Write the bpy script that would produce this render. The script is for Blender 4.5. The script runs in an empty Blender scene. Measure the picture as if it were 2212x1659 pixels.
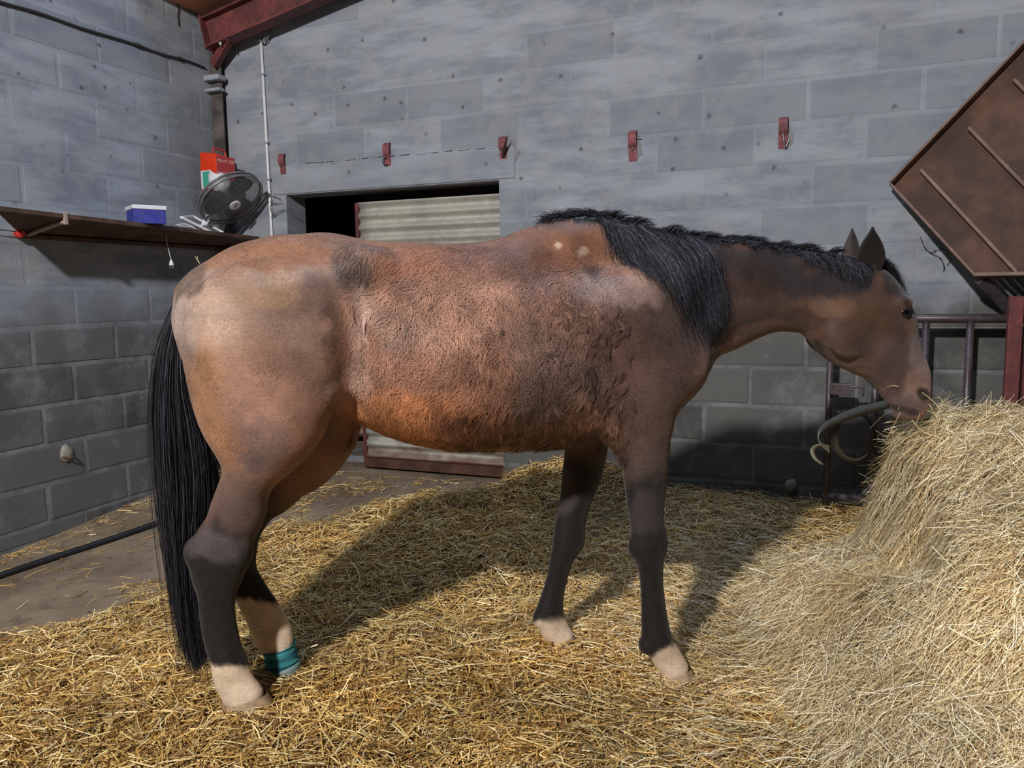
import bpy, math, random
import numpy as np
from mathutils import Vector, Matrix
random.seed(7); RNG = np.random.default_rng(11)
SC = bpy.context.scene

# ------------------------------------------------------------------ camera
FPX, CX, CY, CAM_H = 1700.0, 1106.0, 829.5, 1.25
PITCH = math.atan((CY - 632.0) / FPX); ROLL = math.radians(0.8)
_R0 = np.array([1.0, 0, 0]); _U0 = np.array([0, math.sin(PITCH), math.cos(PITCH)])
FW = np.array([0, math.cos(PITCH), -math.sin(PITCH)])
RT = _R0 * math.cos(ROLL) - _U0 * math.sin(ROLL)
UP = _U0 * math.cos(ROLL) + _R0 * math.sin(ROLL)
CAM = np.array([0.0, 0.0, CAM_H])
cd = bpy.data.cameras.new('camera'); cam = bpy.data.objects.new('camera', cd)
SC.collection.objects.link(cam)
cd.sensor_fit = 'HORIZONTAL'; cd.sensor_width = 36.0; cd.lens = FPX / 2212.0 * 36.0
cd.clip_start = 0.05; cd.clip_end = 60
M = Matrix.Identity(4)
for i in range(3):
    M[i][0] = RT[i]; M[i][1] = UP[i]; M[i][2] = -FW[i]; M[i][3] = CAM[i]
cam.matrix_world = M
SC.camera = cam

# ------------------------------------------------------------------ world, lamps, exposure
w = bpy.data.worlds.new('world'); SC.world = w; w.use_nodes = True
w.node_tree.nodes['Background'].inputs[0].default_value = (0.55, 0.68, 1.0, 1)
w.node_tree.nodes['Background'].inputs[1].default_value = 0.035
def lamp(name, loc, power, radius, col):
    l = bpy.data.lights.new(name, 'POINT'); l.energy = power; l.shadow_soft_size = radius; l.color = col
    o = bpy.data.objects.new(name, l); SC.collection.objects.link(o); o.location = loc
    return o
lamp('stable_lamp', (-1.85, -1.6, 3.95), 1360, 0.12, (1.0, 0.968, 0.93))
la = bpy.data.lights.new('roof_skylight', 'AREA'); la.shape = 'RECTANGLE'; la.size = 0.9; la.size_y = 0.6; la.energy = 62; la.color = (0.55, 0.72, 1.0)
lo = bpy.data.objects.new('roof_skylight', la); COL_ = SC.collection; COL_.objects.link(lo); lo.location = (0.95, 3.35, 4.75)
SC.view_settings.view_transform = 'Standard'; SC.view_settings.look = 'None'
SC.view_settings.exposure = 0.0; SC.view_settings.gamma = 1.0
SC.view_settings.use_curve_mapping = False

# ------------------------------------------------------------------ measuring helpers (real 3-D positions from a sight line and a depth / plane)
def ray(x, y):
    return FW + (x - CX) / FPX * RT - (y - CY) / FPX * UP
def on_z(x, y, z=0.0):
    d = ray(x, y); return CAM + d * ((z - CAM_H) / d[2])
def at_y(x, y, Y):
    d = ray(x, y); return CAM + d * (Y / d[1])
def on_plane(x, y, P, n):
    d = ray(x, y); return CAM + d * (np.dot(np.asarray(P) - CAM, n) / np.dot(d, n))
def proj(P):
    d = np.asarray(P, float) - CAM; ww = d @ FW
    return CX + FPX * (d @ RT) / ww, CY - FPX * (d @ UP) / ww

# ------------------------------------------------------------------ mesh helpers
COL = SC.collection
ORG = {}
def link(o, parent=None, origin=(0, 0, 0)):
    COL.objects.link(o); origin = np.asarray(origin, float)
    if parent is not None:
        o.parent = parent; ORG[o.name] = origin
        o.location = tuple(origin - ORG[parent.name])
    else:
        o.location = tuple(origin); ORG[o.name] = origin
    return o
def tag(o, label=None, cat=None, group=None, kind=None):
    if label: o['label'] = label
    if cat: o['category'] = cat
    if group: o['group'] = group
    if kind: o['kind'] = kind
    return o
def empty(name, loc, label=None, cat=None, group=None, kind=None):
    o = bpy.data.objects.new(name, None); o.empty_display_size = 0.05
    link(o, None, loc); return tag(o, label, cat, group, kind)
def np_mesh(name, V, F, smooth=True, col=None):
    """V (n,3), F list of arrays of constant width or one array"""
    me = bpy.data.meshes.new(name)
    V = np.asarray(V, np.float32)
    if not isinstance(F, list): F = [F]
    F = [np.asarray(f, np.int32) for f in F if len(f)]
    me.vertices.add(len(V)); me.vertices.foreach_set('co', V.ravel())
    lv = np.concatenate([f.ravel() for f in F]); tot = np.concatenate([np.full(len(f), f.shape[1], np.int32) for f in F])
    me.loops.add(len(lv)); me.loops.foreach_set('vertex_index', lv)
    me.polygons.add(len(tot))
    st = np.concatenate([[0], np.cumsum(tot)[:-1]]).astype(np.int32)
    me.polygons.foreach_set('loop_start', st); me.polygons.foreach_set('loop_total', tot)
    me.polygons.foreach_set('use_smooth', np.full(len(tot), smooth))
    me.update(calc_edges=True)
    if col is not None:
        a = me.color_attributes.new('Col', 'FLOAT_COLOR', 'POINT')
        c = np.ones((len(V), 4), np.float32); c[:, :3] = col
        a.data.foreach_set('color', c.ravel())
    return me
def nrm(v):
    v = np.asarray(v, float); return v / (np.linalg.norm(v) + 1e-12)
class MB:
    def __init__(s): s.v = []; s.f = []
    def add(s, V, F):
        b = len(s.v); s.v += [tuple(map(float, p)) for p in V]; s.f += [tuple(i + b for i in q) for q in F]; return s
    def box(s, c, hx, hy, hz):
        c = np.asarray(c, float); hx, hy, hz = map(lambda q: np.asarray(q, float), (hx, hy, hz))
        V = [c + a * hx + b * hy + d * hz for a in (-1, 1) for b in (-1, 1) for d in (-1, 1)]
        F = [(0, 1, 3, 2), (4, 6, 7, 5), (0, 4, 5, 1), (2, 3, 7, 6), (0, 2, 6, 4), (1, 5, 7, 3)]
        if np.dot(np.cross(hx, hy), hz) < 0: F = [q[::-1] for q in F]
        return s.add(V, F)
    def bar(s, a, b, wdt, thk, up=(0, 0, 1)):
        a = np.asarray(a, float); b = np.asarray(b, float); t = nrm(b - a)
        x = nrm(np.cross(t, up)); y = np.cross(x, t)
        return s.box((a + b) / 2, (b - a) / 2, x * wdt / 2, y * thk / 2)
    def tube(s, pts, r, n=8, closed=False, cap=True):
        P = [np.asarray(p, float) for p in pts]; m = len(P)
        rr = r if hasattr(r, '__len__') else [r] * m
        V = []; ref = None
        for i in range(m):
            t = nrm(P[(i + 1) % m] - P[i - 1]) if closed else nrm(P[min(i + 1, m - 1)] - P[max(i - 1, 0)])
            if ref is None: ref = np.array([0, 0, 1.0]) if abs(t[2]) < .9 else np.array([1.0, 0, 0])
            x = nrm(np.cross(t, ref)); y = np.cross(t, x); ref = -np.cross(t, x) if False else np.cross(x, t)
            for k in range(n):
                a = 2 * math.pi * k / n; V.append(P[i] + rr[i] * (math.cos(a) * x + math.sin(a) * y))
        F = []
        for i in range(m if closed else m - 1):
            j = (i + 1) % m
            for k in range(n):
                l = (k + 1) % n; F.append((i * n + k, i * n + l, j * n + l, j * n + k))
        if cap and not closed:
            F.append(tuple(range(n))[::-1]); F.append(tuple((m - 1) * n + k for k in range(n)))
        return s.add(V, F)
    def lathe(s, c, ax, prof, n=24, sx=1.0):
        """prof list of (along, radius)"""
        c = np.asarray(c, float); ax = nrm(ax)
        ref = np.array([0, 0, 1.0]) if abs(ax[2]) < .9 else np.array([1.0, 0, 0])
        x = nrm(np.cross(ax, ref)); y = np.cross(ax, x); V = []
        for (h, r) in prof:
            for k in range(n):
                a = 2 * math.pi * k / n; V.append(c + ax * h + r * (math.cos(a) * x * sx + math.sin(a) * y))
        F = []
        for i in range(len(prof) - 1):
            for k in range(n):
                l = (k + 1) % n; F.append((i * n + k, i * n + l, (i + 1) * n + l, (i + 1) * n + k))
        F.append(tuple(range(n))[::-1]); F.append(tuple((len(prof) - 1) * n + k for k in range(n)))
        return s.add(V, F)
    def ribbon(s, pts, side, thick=0.0025):
        """flat strap through pts; side = list of half-width vectors"""
        P = [np.asarray(p, float) for p in pts]; m = len(P); V = []
        for i in range(m):
            t = nrm(P[min(i + 1, m - 1)] - P[max(i - 1, 0)]); sd = np.asarray(side[i], float); n_ = nrm(np.cross(t, sd)) * thick
            V += [P[i] - sd - n_, P[i] + sd - n_, P[i] + sd + n_, P[i] - sd + n_]
        F = []
        for i in range(m - 1):
            for k in range(4):
                l = (k + 1) % 4; F.append((i * 4 + k, i * 4 + l, i * 4 + 4 + l, i * 4 + 4 + k))
        F += [(3, 2, 1, 0), tuple((m - 1) * 4 + k for k in range(4))]
        return s.add(V, F)
    def build(s, name, mat, parent=None, origin=None, smooth=False, bevel=0):
        V = np.array(s.v)
        if origin is None:
            origin = ORG[parent.name] if parent is not None else np.array([V[:, 0].mean(), V[:, 1].mean(), V[:, 2].min()])
        me = bpy.data.meshes.new(name); me.from_pydata([tuple(p) for p in (V - origin)], [], s.f)
        if smooth: me.polygons.foreach_set('use_smooth', [True] * len(me.polygons))
        me.update()
        if mat: me.materials.append(mat)
        o = bpy.data.objects.new(name, me); link(o, parent, origin)
        if bevel:
            b = o.modifiers.new('bevel', 'BEVEL'); b.width = bevel; b.segments = 2; b.limit_method = 'ANGLE'
        return o
def cr(pts, n=8):
    """Catmull-Rom through points -> dense array"""
    P = np.asarray(pts, float); m = len(P)
    if m < 3:
        t = np.linspace(0, 1, n * (m - 1) + 1)[:, None]; return P[0] * (1 - t) + P[-1] * t
    E = np.vstack([2 * P[0] - P[1], P, 2 * P[-1] - P[-2]]); out = []
    for i in range(m - 1):
        p0, p1, p2, p3 = E[i:i + 4]
        for t in np.linspace(0, 1, n, endpoint=False):
            out.append(.5 * ((2 * p1) + (-p0 + p2) * t + (2 * p0 - 5 * p1 + 4 * p2 - p3) * t * t + (-p0 + 3 * p1 - 3 * p2 + p3) * t ** 3))
    out.append(P[-1]); return np.array(out)
def sstep(a, b, x):
    t = np.clip((np.asarray(x, float) - a) / (b - a), 0, 1); return t * t * (3 - 2 * t)
def lin(r, g, b):
    f = lambda c: ((c / 255 + .055) / 1.055) ** 2.4 if c > 10 else c / 255 / 12.92
    return np.array([f(r), f(g), f(b)])
class VNoise:
    """smooth value noise in 2-D/3-D on a hashed lattice"""
    def __init__(s, seed): s.t = np.random.default_rng(seed).random((32, 32, 32))
    def __call__(s, x, y, z=0.0):
        x, y, z = np.broadcast_arrays(np.asarray(x, float), np.asarray(y, float), np.asarray(z, float))
        i, j, k = np.floor(x).astype(int), np.floor(y).astype(int), np.floor(z).astype(int)
        fx, fy, fz = x - i, y - j, z - k
        fx, fy, fz = fx * fx * (3 - 2 * fx), fy * fy * (3 - 2 * fy), fz * fz * (3 - 2 * fz)
        g = lambda a, b, c: s.t[(i + a) % 32, (j + b) % 32, (k + c) % 32]
        L = lambda a, b, t: a + (b - a) * t
        return L(L(L(g(0, 0, 0), g(1, 0, 0), fx), L(g(0, 1, 0), g(1, 1, 0), fx), fy),
                 L(L(g(0, 0, 1), g(1, 0, 1), fx), L(g(0, 1, 1), g(1, 1, 1), fx), fy), fz)
VN = VNoise(3)

# ------------------------------------------------------------------ materials
class NT:
    def __init__(s, name):
        s.m = bpy.data.materials.new(name); s.m.use_nodes = True; s.t = s.m.node_tree; s.b = s.t.nodes['Principled BSDF']
    def n(s, typ, **kw):
        o = s.t.nodes.new(typ)
        for k, v in kw.items():
            if k in ('operation', 'blend_type', 'data_type', 'feature', 'attribute_name', 'noise_dimensions', 'wave_type', 'bands_direction'): setattr(o, k, v)
            else: o.inputs[k].default_value = v
        return o
    def l(s, a, b): s.t.links.new(a, b)
    def noise(s, scale, detail=4, rough=.55, vec=None):
        o = s.n('ShaderNodeTexNoise', Scale=scale, Detail=detail, Roughness=rough)
        if vec is not None: s.l(vec, o.inputs['Vector'])
        return o.outputs['Fac']
    def math(s, op, a, b=0.0, c=None, clamp=False):
        o = s.t.nodes.new('ShaderNodeMath'); o.operation = op; o.use_clamp = clamp
        for i, q in enumerate((a, b) if c is None else (a, b, c)):
            if isinstance(q, (int, float)): o.inputs[i].default_value = q
            else: s.l(q, o.inputs[i])
        return o.outputs[0]
    def mix(s, fac, a, b, blend='MIX'):
        o = s.t.nodes.new('ShaderNodeMix'); o.data_type = 'RGBA'; o.blend_type = blend
        for i, q in ((0, fac), (6, a), (7, b)):
            if isinstance(q, (int, float)): o.inputs[i].default_value = q
            elif hasattr(q, 'default_value') or hasattr(q, 'is_output'): s.l(q, o.inputs[i])
            else: o.inputs[i].default_value = (*q[:3], 1)
        return o.outputs[2]
    def ramp(s, fac, lo, hi):
        o = s.t.nodes.new('ShaderNodeMapRange'); s.l(fac, o.inputs[0]); o.inputs[1].default_value = lo; o.inputs[2].default_value = hi
        o.interpolation_type = 'SMOOTHSTEP'; return o.outputs[0]
    def pos(s): return s.n('ShaderNodeNewGeometry').outputs['Position']
    def obj(s): return s.n('ShaderNodeTexCoord').outputs['Object']
    def xyz(s, v):
        o = s.n('ShaderNodeSeparateXYZ'); s.l(v, o.inputs[0]); return o.outputs
    def base(s, c):
        if hasattr(c, 'is_output'): s.l(c, s.b.inputs['Base Color'])
        else: s.b.inputs['Base Color'].default_value = (*c[:3], 1)
    def rough(s, r, spec=None, metal=None):
        s.b.inputs['Roughness'].default_value = r
        if spec is not None: s.b.inputs['Specular IOR Level'].default_value = spec
        if metal is not None: s.b.inputs['Metallic'].default_value = metal
    def bump(s, h, strength=.3, dist=.01):
        o = s.n('ShaderNodeBump', Strength=strength, Distance=dist); s.l(h, o.inputs['Height']); s.l(o.outputs[0], s.b.inputs['Normal'])
def paint(name, c, rough=.5, var=.12, scale=30, spec=.4, metal=0, dirt=None, dirtamt=.0, bump=.0, vec='pos'):
    t = NT(name); v = t.pos() if vec == 'pos' else t.obj()
    c = np.asarray(c, float)
    col = t.mix(t.ramp(t.noise(scale, 5, .6, v), .35, .65), tuple(c * (1 - var)), tuple(np.minimum(c * (1 + var), 1)))
    if dirt is not None: col = t.mix(t.math('MULTIPLY', t.ramp(t.noise(scale * .35, 6, .65, v), .42, .62), dirtamt), col, dirt)
    t.base(col); t.rough(rough, spec, metal)
    if bump: t.bump(t.noise(scale * 3, 5, .6, v), bump, .004)
    return t.m

def wall_material(name, is_block):
    t = NT(name); p = t.pos(); z = t.xyz(p)[2]
    n1 = t.noise(1.8, 5, .6, p); n2 = t.noise(7, 6, .65, p); n3 = t.noise(70, 4, .7, p)
    mp = t.n('ShaderNodeMapping'); mp.inputs['Scale'].default_value = (2.2, 2.2, 9); t.l(p, mp.inputs[0]); n4 = t.noise(1.0, 5, .6, mp.outputs[0])   # trowel drags
    # cement wash covers the upper wall, raw blocks below
    zz = t.math('ADD', z, t.math('MULTIPLY', t.math('SUBTRACT', n1, .5), .8))
    up = t.ramp(zz, 1.02, 1.36)
    washed = t.mix(t.ramp(n4, .36, .66), lin(126, 132, 144), lin(157, 163, 174))
    washed = t.mix(t.math('MULTIPLY', t.ramp(n2, .42, .66), .55), washed, lin(156, 159, 160))
    mortar_lo = t.mix(t.ramp(n2, .35, .68), lin(100, 102, 104), lin(132, 134, 137))
    if is_block:
        rnd = t.n('ShaderNodeObjectInfo').outputs['Random']
        raw = t.mix(rnd, lin(76, 76, 76), lin(104, 104, 104))
        raw = t.mix(t.ramp(n2, .35, .7), raw, lin(104, 104, 101))
        raw = t.mix(t.math('MULTIPLY', t.ramp(t.noise(3.1, 6, .7, p), .50, .66), .8), raw, mortar_lo)      # smeared mortar
        gr = t.math('MULTIPLY', t.math('GREATER_THAN', rnd, .72), .38)
        wv = t.mix(t.math('MULTIPLY', gr, t.ramp(n4, .25, .6)), washed, lin(110, 116, 125))
        col = t.mix(up, raw, wv)
    else:
        col = t.mix(up, mortar_lo, t.mix(.30, washed, lin(148, 154, 164)))
    # dark fly specks and cobweb clots, many on the side wall
    vor = t.n('ShaderNodeTexVoronoi', Scale=8.5); t.l(p, vor.inputs['Vector'])
    wob = t.math('ADD', vor.outputs['Distance'], t.math('MULTIPLY', t.math('SUBTRACT', t.noise(75, 3, .7, p), .5), .30))
    gate = t.math('GREATER_THAN', t.xyz(vor.outputs['Color'])[0], .22)
    spot = t.math('MULTIPLY', t.math('SUBTRACT', 1.0, t.ramp(wob, .03, .16)), gate)
    spot = t.math('MULTIPLY', spot, t.ramp(z, 1.5, 1.9))
    col = t.mix(t.math('MULTIPLY', spot, .70), col, lin(58, 58, 62))
    col = t.mix(t.math('MULTIPLY', t.ramp(n3, .60, .78), .22), col, lin(100, 100, 102))
    t.base(col); t.rough(.93, .2)
    h = t.math('ADD', t.math('MULTIPLY', n3, .35), t.math('ADD', t.math('MULTIPLY', n2, .7), t.math('MULTIPLY', t.noise(22, 4, .6, p), .35)))
    t.bump(h, .35, .010)
    return t.m
MW = wall_material('cement_mortar', False); MBLK = wall_material('concrete_block', True)
def floor_material():
    t = NT('dirty_concrete'); p = t.pos()
    n1 = t.noise(1.6, 5, .6, p); n2 = t.noise(12, 6, .65, p); n3 = t.noise(90, 4, .7, p)
    c = t.mix(t.ramp(n1, .35, .65), lin(120, 103, 86), lin(148, 131, 112))
    c = t.mix(t.math('MULTIPLY', t.ramp(n2, .5, .72), .6), c, lin(82, 66, 52))
    c = t.mix(t.math('MULTIPLY', t.ramp(n3, .55, .75), .3), c, lin(60, 50, 42))
    t.base(c); t.rough(.85, .3); t.bump(t.math('ADD', n2, t.math('MULTIPLY', n3, .4)), .5, .01)
    return t.m
M_FLOOR = floor_material()
M_RED = paint('oxide_red_paint', lin(112, 58, 58), .6, .18, 18, dirt=lin(60, 40, 40), dirtamt=.6, bump=.2)
M_BRACK = paint('faded_red_paint', lin(140, 78, 86), .7, .22, 60, dirt=lin(90, 62, 66), dirtamt=.7, bump=.4)
M_RUST = paint('rusted_steel', lin(86, 58, 44), .7, .25, 9, dirt=lin(56, 36, 28), dirtamt=.75, bump=.3)
M_RUSTRIM = paint('rust_brown_rim', lin(122, 98, 88), .6, .2, 14, dirt=lin(96, 70, 58), dirtamt=.6, bump=.3)
M_DARKST = paint('dark_steel', lin(92, 84, 88), .42, .2, 25, spec=.5, metal=.3, dirt=lin(60, 42, 38), dirtamt=.5)
M_GALV = paint('bright_rack_rod', lin(150, 150, 158), .35, .15, 25, spec=.5, metal=.6)
M_WHITE = paint('white_plastic', lin(225, 226, 232), .35, .04, 20, spec=.5)
M_GREYPL = paint('dusty_grey_plastic', lin(120, 122, 126), .5, .12, 30)
M_BLACK = paint('black_rubber', lin(34, 34, 38), .5, .2, 20)
M_WOOD = paint('weathered_board', lin(92, 70, 58), .8, .2, 12, dirt=lin(58, 42, 35), dirtamt=.7, bump=.3)
M_BLUE = paint('blue_card', lin(44, 50, 150), .5, .12, 20, dirt=lin(96, 96, 150), dirtamt=.4)
M_ORANGE = paint('orange_plastic', lin(224, 62, 22), .4, .08, 20)
M_BOXRED = paint('faded_red_plastic', lin(176, 66, 66), .45, .1, 20)
M_GREEN = paint('green_sticker', lin(70, 168, 142), .5, .06, 20)
M_PALE = paint('pale_lettering', lin(226, 190, 190), .6, .06, 30)
M_SHEET = None
def sheet_material():
    t = NT('galvanised_corrugated_sheet'); p = t.pos(); z = t.xyz(p)[2]
    n1 = t.noise(5, 5, .6, p); n2 = t.noise(30, 5, .65, p)
    c = t.mix(t.ramp(n1, .35, .65), lin(168, 168, 164), lin(190, 188, 178))
    zz = t.math('ADD', z, t.math('MULTIPLY', t.math('SUBTRACT', n1, .5), .25))
    c = t.mix(t.math('MULTIPLY', t.ramp(n2, .5, .7), .45), c, lin(150, 130, 108))
    c = t.mix(t.math('SUBTRACT', 1.0, t.ramp(zz, .16, .30)), c, lin(118, 84, 68))
    t.base(c); t.rough(.55, .5, .15); t.bump(n2, .25, .004); return t.m
M_SHEET = sheet_material()
def vcol_material(name, rough, spec, bscale=None, bstr=.3, sheen=0.0, transl=0.0):
    t = NT(name); a = t.n('ShaderNodeAttribute', attribute_name='Col'); t.base(a.outputs['Color']); t.rough(rough, spec)
    return t, a
# ------------------------------------------------------------------ room shell
ANG = math.radians(21.5)
E_B = np.array([math.cos(ANG), -math.sin(ANG), 0.0]); N_B = np.array([-math.sin(ANG), -math.cos(ANG), 0.0])
E_L = np.array([-math.sin(ANG), -math.cos(ANG), 0.0]); N_L = np.array([math.cos(ANG), -math.sin(ANG), 0.0])  # left wall runs from the corner towards the viewer
Z3 = np.array([0, 0, 1.0])
_A = (on_z(0, 1188) + on_z(353, 1083)) / 2
_q = ray(468, 220); _q = _q / _q[1]
# corner: left-wall line through _A meets the vertical sight plane of the corner
_Mx = np.array([[E_L[0], -_q[0]], [E_L[1], -_q[1]]]); _s = np.linalg.solve(_Mx, -_A[:2])
K = np.array([_A[0] + _s[0] * E_L[0], _A[1] + _s[0] * E_L[1], 0.0])
def bw(s, z, d=0.0):   # back wall: s metres right of the corner, height, metres into the room
    return K + E_B * s + Z3 * z + N_B * d
def lw(s, z, d=0.0):   # left wall: s metres from the corner towards the viewer
    return K + E_L * s + Z3 * z + N_L * d
def bw_px(x, y, d=0.0):
    P = on_plane(x, y, K + N_B * d, N_B); return np.dot(P - K, E_B), P[2]
def lw_px(x, y, d=0.0):
    P = on_plane(x, y, K + N_L * d, N_L); return np.dot(P - K, E_L), P[2]
print('corner', K, 'door', bw_px(620, 420), bw_px(1077, 391), bw_px(1086, 1046), 'hor', bw_px(1500, 1098), lw_px(0, 1188), lw_px(353, 1083))
BASE = 0.10
def floor_z(x, y):
    db = (np.asarray(x) - K[0]) * N_B[0] + (np.asarray(y) - K[1]) * N_B[1]
    return -.03 + (BASE + .03) * (1 - sstep(0.0, 2.0, db))
def on_floor(x, y, dz=0.0):
    P = on_z(x, y, dz)
    for _ in range(8): P = on_z(x, y, dz + float(floor_z(P[0], P[1])))
    return P
H_WALL = 4.3
# floor
xs = np.linspace(-5, 6, 56); ys = np.linspace(-3.5, 7.5, 56)
X, Y = np.meshgrid(xs, ys, indexing='ij'); Zf = floor_z(X, Y)
idx = np.arange(X.size).reshape(X.shape)
fl = np_mesh('floor', np.stack([X.ravel(), Y.ravel(), Zf.ravel()], 1),
             np.stack([idx[:-1, :-1], idx[1:, :-1], idx[1:, 1:], idx[:-1, 1:]], -1).reshape(-1, 4))
fl.materials.append(M_FLOOR); fo = bpy.data.objects.new('floor', fl); link(fo)
tag(fo, 'brown dirt-stained concrete stable floor under the straw', 'floor', kind='structure')

COURSE, BLEN = 0.206, 0.512
DS0, DS1 = bw_px(620, 470)[0], bw_px(1079, 460)[0]          # door opening
DZ1 = bw_px(850, 405)[1]
THK = 0.20
# wall bodies (the mortar bed the blocks sit in)
m = MB()
def wslab(m, o, e, n, s0, s1, z0, z1, t=THK):
    c = o + e * (s0 + s1) / 2 + Z3 * (z0 + z1) / 2 - n * t / 2
    m.box(c, e * (s1 - s0) / 2, n * t / 2, Z3 * (z1 - z0) / 2)
wslab(m, K, E_B, N_B, -THK, DS0, -.2, DZ1); wslab(m, K, E_B, N_B, DS1, 6.2, -.2, DZ1); wslab(m, K, E_B, N_B, -THK, 6.2, DZ1, H_WALL)
wb = m.build('wall_back', MW, origin=K); tag(wb, 'grey concrete block wall behind the horse with a low doorway', 'wall', kind='structure')
m = MB(); wslab(m, K, E_L, N_L, 0, 4.6, -.2, H_WALL)
wl = m.build('wall_left', MW, origin=K); tag(wl, 'grey concrete block side wall carrying the shelf', 'wall', kind='structure')

# concrete blocks, each its own piece
rb = random.Random(5)
def block_mesh(k):
    # unit block: x 0..1, z 0..1, front face on +y ; slightly irregular rounded edges
    j = lambda a: rb.uniform(-a, a)
    ins = 0.012
    V = []; F = []
    ring0 = [(0, -.5, 0), (1, -.5, 0), (1, -.5, 1), (0, -.5, 1)]
    def ring(y, ix, iz):
        return [(ix + j(.006), y, iz + j(.018)), (.5 + j(.05), y, iz * .8 + j(.018)), (1 - ix + j(.006), y, iz + j(.018)), (1 - ix + j(.006), y, 1 - iz + j(.018)),
                (.5 + j(.05), y, 1 - iz * .8 + j(.018)), (ix + j(.006), y, 1 - iz + j(.018))]
    r1 = ring(0.0, .004, .012); r2 = ring(.8, .010, .03); r3 = ring(1.0, .022, .07)
    V = r1 + r2 + r3
    for b in (0, 6):
        for i in range(6):
            F.append((b + i, b + (i + 1) % 6, b + 6 + (i + 1) % 6, b + 6 + i))
    F.append((12, 13, 16, 17)); F.append((13, 14, 15, 16))
    me = bpy.data.meshes.new('block'); me.from_pydata(V, [], F); me.update(); me.materials.append(MBLK)
    me.polygons.foreach_set('use_smooth', [False] * len(me.polygons))
    return me
BM = [block_mesh(k) for k in range(6)]
def lay_blocks(par, o, e, n, s0, s1, z0, z1, phase_s, phase_z, holes=(), joint=.016):
    flip = np.cross(e, n)[2] < 0     # handedness of (e, n, z)
    r0 = math.floor((z0 - phase_z) / COURSE); r = r0; cnt = 0
    while phase_z + r * COURSE < z1:
        za, zb = phase_z + r * COURSE + joint / 2, phase_z + (r + 1) * COURSE - joint / 2
        za = max(za, z0); zb = min(zb, z1)
        off = phase_s + (BLEN / 2 if r % 2 else 0) + rb.uniform(-.03, .03)
        c = math.floor((s0 - off) / BLEN)
        while off + c * BLEN < s1:
            a, b = off + c * BLEN + joint / 2 + rb.uniform(-.004, .004), off + (c + 1) * BLEN - joint / 2 + rb.uniform(-.004, .004)
            a, b = max(a, s0), min(b, s1); segs = [(a, b)]
            for (h0, h1, hz0, hz1) in holes:
                if zb > hz0 + .02 and za < hz1 - .02:
                    ns = []
                    for (p, q) in segs:
                        if q <= h0 or p >= h1: ns.append((p, q))
                        else:
                            if p < h0 - .04: ns.append((p, h0 - .004))
                            if q > h1 + .04: ns.append((h1 + .004, q))
                    segs = ns
            for (p, q) in segs:
                if q - p < .05 or zb - za < .04: continue
                zz = (za + zb) / 2
                proud = rb.uniform(.003, .006) if zz < 1.2 else rb.uniform(.0008, .002)
                ob = bpy.data.objects.new('block', rb.choice(BM)); COL.objects.link(ob); ob.parent = par
                M = Matrix.Identity(4); L = o + e * p + Z3 * za - ORG[par.name]
                for i in range(3):
                    M[i][0] = e[i] * (q - p); M[i][1] = n[i] * proud; M[i][2] = Z3[i] * (zb - za); M[i][3] = L[i]
                if flip:   # keep a right-handed block: run it from the other end
                    for i in range(3): M[i][0] = -M[i][0]; M[i][3] = L[i] + e[i] * (q - p)
                ob.matrix_local = M; cnt += 1
            c += 1
        r += 1
    return cnt
LINT0, LINT1 = DZ1, bw_px(1060, 318)[1]
pz_b = bw_px(1640, 450)[1]; ps_b = bw_px(1745, 490)[0]
holes = [(DS0, DS1, -1, DZ1 + .001), (DS0 - .12, DS1 + .12, LINT0, LINT1)]
nb = lay_blocks(wb, K, E_B, N_B, 0.02, 5.3, 0.0, 3.35, ps_b, pz_b, holes)
pz_l = lw_px(120, 621)[1]; ps_l = lw_px(243, 665)[0]
nl = lay_blocks(wl, K, E_L, N_L, 0.02, 3.1, 0.0, 3.35, ps_l, pz_l)
print('blocks', nb, nl, 'courses', pz_b, pz_l)
# lintel over the doorway
m = MB(); m.box(bw((DS0 + DS1) / 2, (LINT0 + LINT1) / 2, .002), E_B * (DS1 - DS0 + .2) / 2, N_B * .006, Z3 * (LINT1 - LINT0 - .012) / 2)
m.build('lintel', MW, wb, bevel=.004)
# ragged bright mortar lip along the lintel joint
m = MB(); rr = random.Random(2); x = bw_px(660, 330)[0]; x1 = bw_px(1065, 320)[0]
while x < x1:
    l = rr.uniform(.02, .07)
    m.box(bw(x + l / 2, LINT1 + rr.uniform(-.006, .004), .006), E_B * l / 2, N_B * .005, Z3 * rr.uniform(.002, .005)); x += l + rr.uniform(.0, .05)
o = m.build('mortar_lip', MW, wb); o['kind'] = 'stuff'
# dark storeroom behind the doorway
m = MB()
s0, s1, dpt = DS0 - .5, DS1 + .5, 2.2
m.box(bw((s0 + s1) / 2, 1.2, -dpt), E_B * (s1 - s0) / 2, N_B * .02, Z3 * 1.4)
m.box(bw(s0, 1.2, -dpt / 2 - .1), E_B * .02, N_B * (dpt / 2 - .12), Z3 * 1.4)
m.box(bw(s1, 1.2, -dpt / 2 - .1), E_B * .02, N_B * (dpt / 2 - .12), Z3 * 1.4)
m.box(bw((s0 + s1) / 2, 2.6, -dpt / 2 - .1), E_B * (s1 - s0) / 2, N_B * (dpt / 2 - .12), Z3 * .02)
M_DARK = paint('unlit_room_wall', lin(46, 44, 42), .9, .2, 4)  # dark wall colour stands in for the unlit room
o = m.build('wall_storeroom', M_DARK, origin=bw((s0 + s1) / 2, 0, -1.2)); tag(o, 'dark inside of the storeroom beyond the doorway', 'room', kind='structure')

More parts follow.
